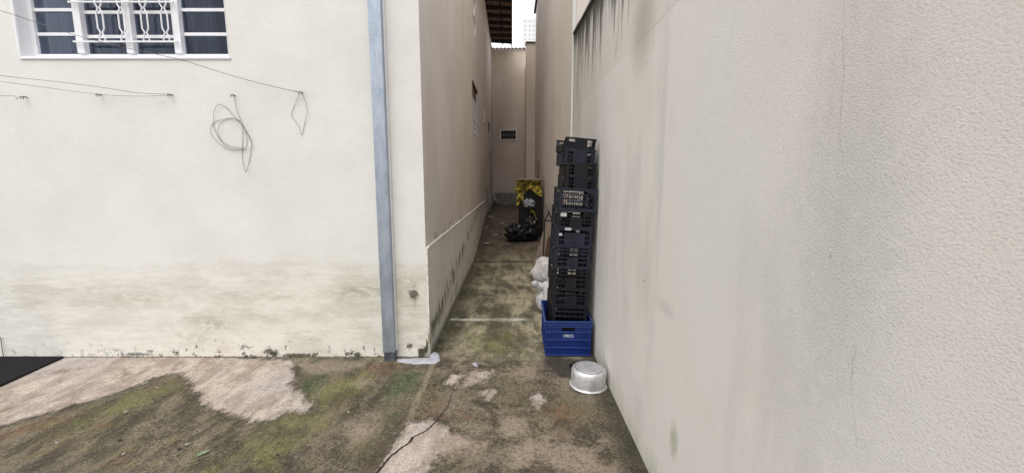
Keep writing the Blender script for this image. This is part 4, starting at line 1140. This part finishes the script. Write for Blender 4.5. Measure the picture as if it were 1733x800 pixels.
# yellow film: front apron and left drape
from mathutils import noise as mn
fx = np.linspace(0, 1, 46); fz = np.linspace(0, 1, 30)
def film(a, b):
    top = P(890, 305, by).z
    x = (xL-.05)+(xR-xL+.045)*a; L = .27+.22*np.clip(1-a*3.2, 0, 1)**.8+.07*np.sin(a*7+1)
    z = top-b*L
    n = np.array([mn.noise(Vector((x_*9, z_*9, 1))) for x_, z_ in zip(x, z)]); n2 = np.array([mn.noise(Vector((x_*26, z_*26, 4))) for x_, z_ in zip(x, z)])
    return x, by-.05+n*.09+n2*.04, z
yf_ = thing('yellow_film', 'crumpled yellow plastic film hanging over the top of the black bin', 'plastic film', (0,0,0))
o = grid_mesh('front_drape', fx, fz, film, M['yellow'], parent=yf_); o.modifiers.new('th','SOLIDIFY').thickness = .004
bm = bmesh.new()
pts = [P(876, 318, by-.08), P(877, 326, by-.08), P(883, 336, by-.09), P(889, 346, by-.09), P(896, 352, by-.08), P(904, 362, by-.07), P(907, 372, by-.06)]
tube(bm, smooth_pts(pts, 4), [(.05+.03*math.sin(k*1.1))*(1-k/40) for k in range(25)], 8); obj('left_drape', bm, M['yellow'], yf_, True)
crumple('rag', P(895, 344, by-.12), (.10, .05, .085), M['rag'], 'grey rag caught on the front of the black bin', 'rag', 6, .9)
crumple('rubbish_bag', (P(874, 395, by-.35).x, by-.30, ramp_z(by-.3)+.17), (.22, .18, .17), M['bagblack'], 'black rubbish bag slumped at the left foot of the black bin', 'bag', 9, .55)
crumple('rubbish_bag', (P(898, 395, by-.30).x, by-.26, ramp_z(by-.3)+.24), (.17, .15, .27), M['bagblack'], 'taller black rubbish bag leaning on the front of the black bin', 'bag', 14, .4)
bm = bmesh.new()
a, b = P(869, 303.5, by-.10), P(917, 301.5, by-.10)
box(bm, a.x, b.x, by-.14, by+.42, a.z-.012, a.z+.020, .003)
tag(obj('plank', bm, M['wood']), 'weathered plank lying across the top of the black bin', 'plank')
bm = bmesh.new(); tube(bm, [P(908, 310, by+.62)+Vector((0,0,-1.3)), P(911.5, 274, by+.66)], .020, 8)
tag(obj('broom_handle', bm, M['brownstick'], smooth=True), 'brown stick standing upright behind the black bin', 'stick')

# ------------------------------------------------------------------ loose bits on the ground
labels = ['white pebble on the moss left of the middle patch','tiny white pebble nearest the lower left corner','pale chip on the mossy ground under the window','pale chip beside the dark streak in the yard','small pale stone near the green leaf','small pale stone right of the green leaf',
          'pale stone on the green area under the downpipe','white chip at the downpipe foot','pale chip near the edge of the pinkish screed','white chip at the tip of the bare screed','light crumb near the alley joint','grey pebble beside the crack']
spots = [(96,749),(210,768),(265,656),(213,697),(316,752),(338,753),(590,697),(645,612),(508,664),(520,681),(774,617),(788,641)]
def chip(sz, seed):
    bm = bmesh.new(); bmesh.ops.create_icosphere(bm, subdivisions=2, radius=1)
    rnd = random.Random(seed)
    for v in bm.verts:
        k = 1+rnd.uniform(-.25, .25); v.co = Vector((v.co.x*sz*k*1.4, v.co.y*sz*k, max(v.co.z, -.5)*sz*k*.6))
    return bm
for i, ((u, v), l) in enumerate(zip(spots, labels)):
    o = obj('pebble', chip(random.uniform(.004, .008), i), M['pebble']); p = G(u, v); o.location = (p.x, p.y, .004); o.rotation_euler = (0,0,random.uniform(0,6))
    tag(o, l, 'pebble', 'pebbles scattered on the concrete')
for i, ((u, v), l) in enumerate([((203,745),'dark crumb left of the green leaf, on the moss'),((303,760),'dark crumb just left of the green leaf'),((593,694),'dark crumb on the stained yard below the downpipe'),((735,652),'dark crumb beside the crack between the pale patches'),((840,690),'dark crumb in front of the pot on the brown concrete'),((470,770),'dark crumb near the lower edge, left of the crack')]):
    o = obj('debris_crumb', chip(random.uniform(.006, .010), 70+i), M['darkmud']); p = G(u, v); o.location = (p.x, p.y, .004)
    tag(o, l, 'debris', 'dark crumbs scattered on the concrete')
# rubble in the deep alley
for i, (x, y, l) in enumerate([(-.52,8.4,'grey rubble chunk nearest the plinth at the start of the rising floor'),(-.35,9.0,'grey rubble chunk left of the black bin'),(-.60,9.6,'grey rubble chunk touching the plinth beyond the bin'),(-.25,10.0,'grey rubble chunk in the middle of the far passage'),(-.55,10.7,'grey rubble chunk just before the standing grey slab')]):
    o = obj('rubble_chunk', chip(random.uniform(.03, .05), 40+i), M['concrete']); o.location = (x, y, ramp_z(y)+.02)
    tag(o, l, 'rubble', 'rubble in the far passage')
bm = bmesh.new(); c = G(345, 768)
vs = [bm.verts.new((q[0]*.034, q[1]*.034, .006+q[2]*.05)) for q in ((-1,0,0),(-.5,.35,.1),(.2,.4,.15),(1,0,.05),(.2,-.35,.12),(-.5,-.3,.08),(0,0,.02))]
for k in range(6): bm.faces.new([vs[k], vs[(k+1)%6], vs[6]])
o = obj('leaf', bm, M['leaf']); o.location = (c.x, c.y, 0); o.rotation_euler = (0,0,R(50)); o.modifiers.new('th','SOLIDIFY').thickness = .002
tag(o, 'pale green leaf lying on the mossy ground', 'leaf')
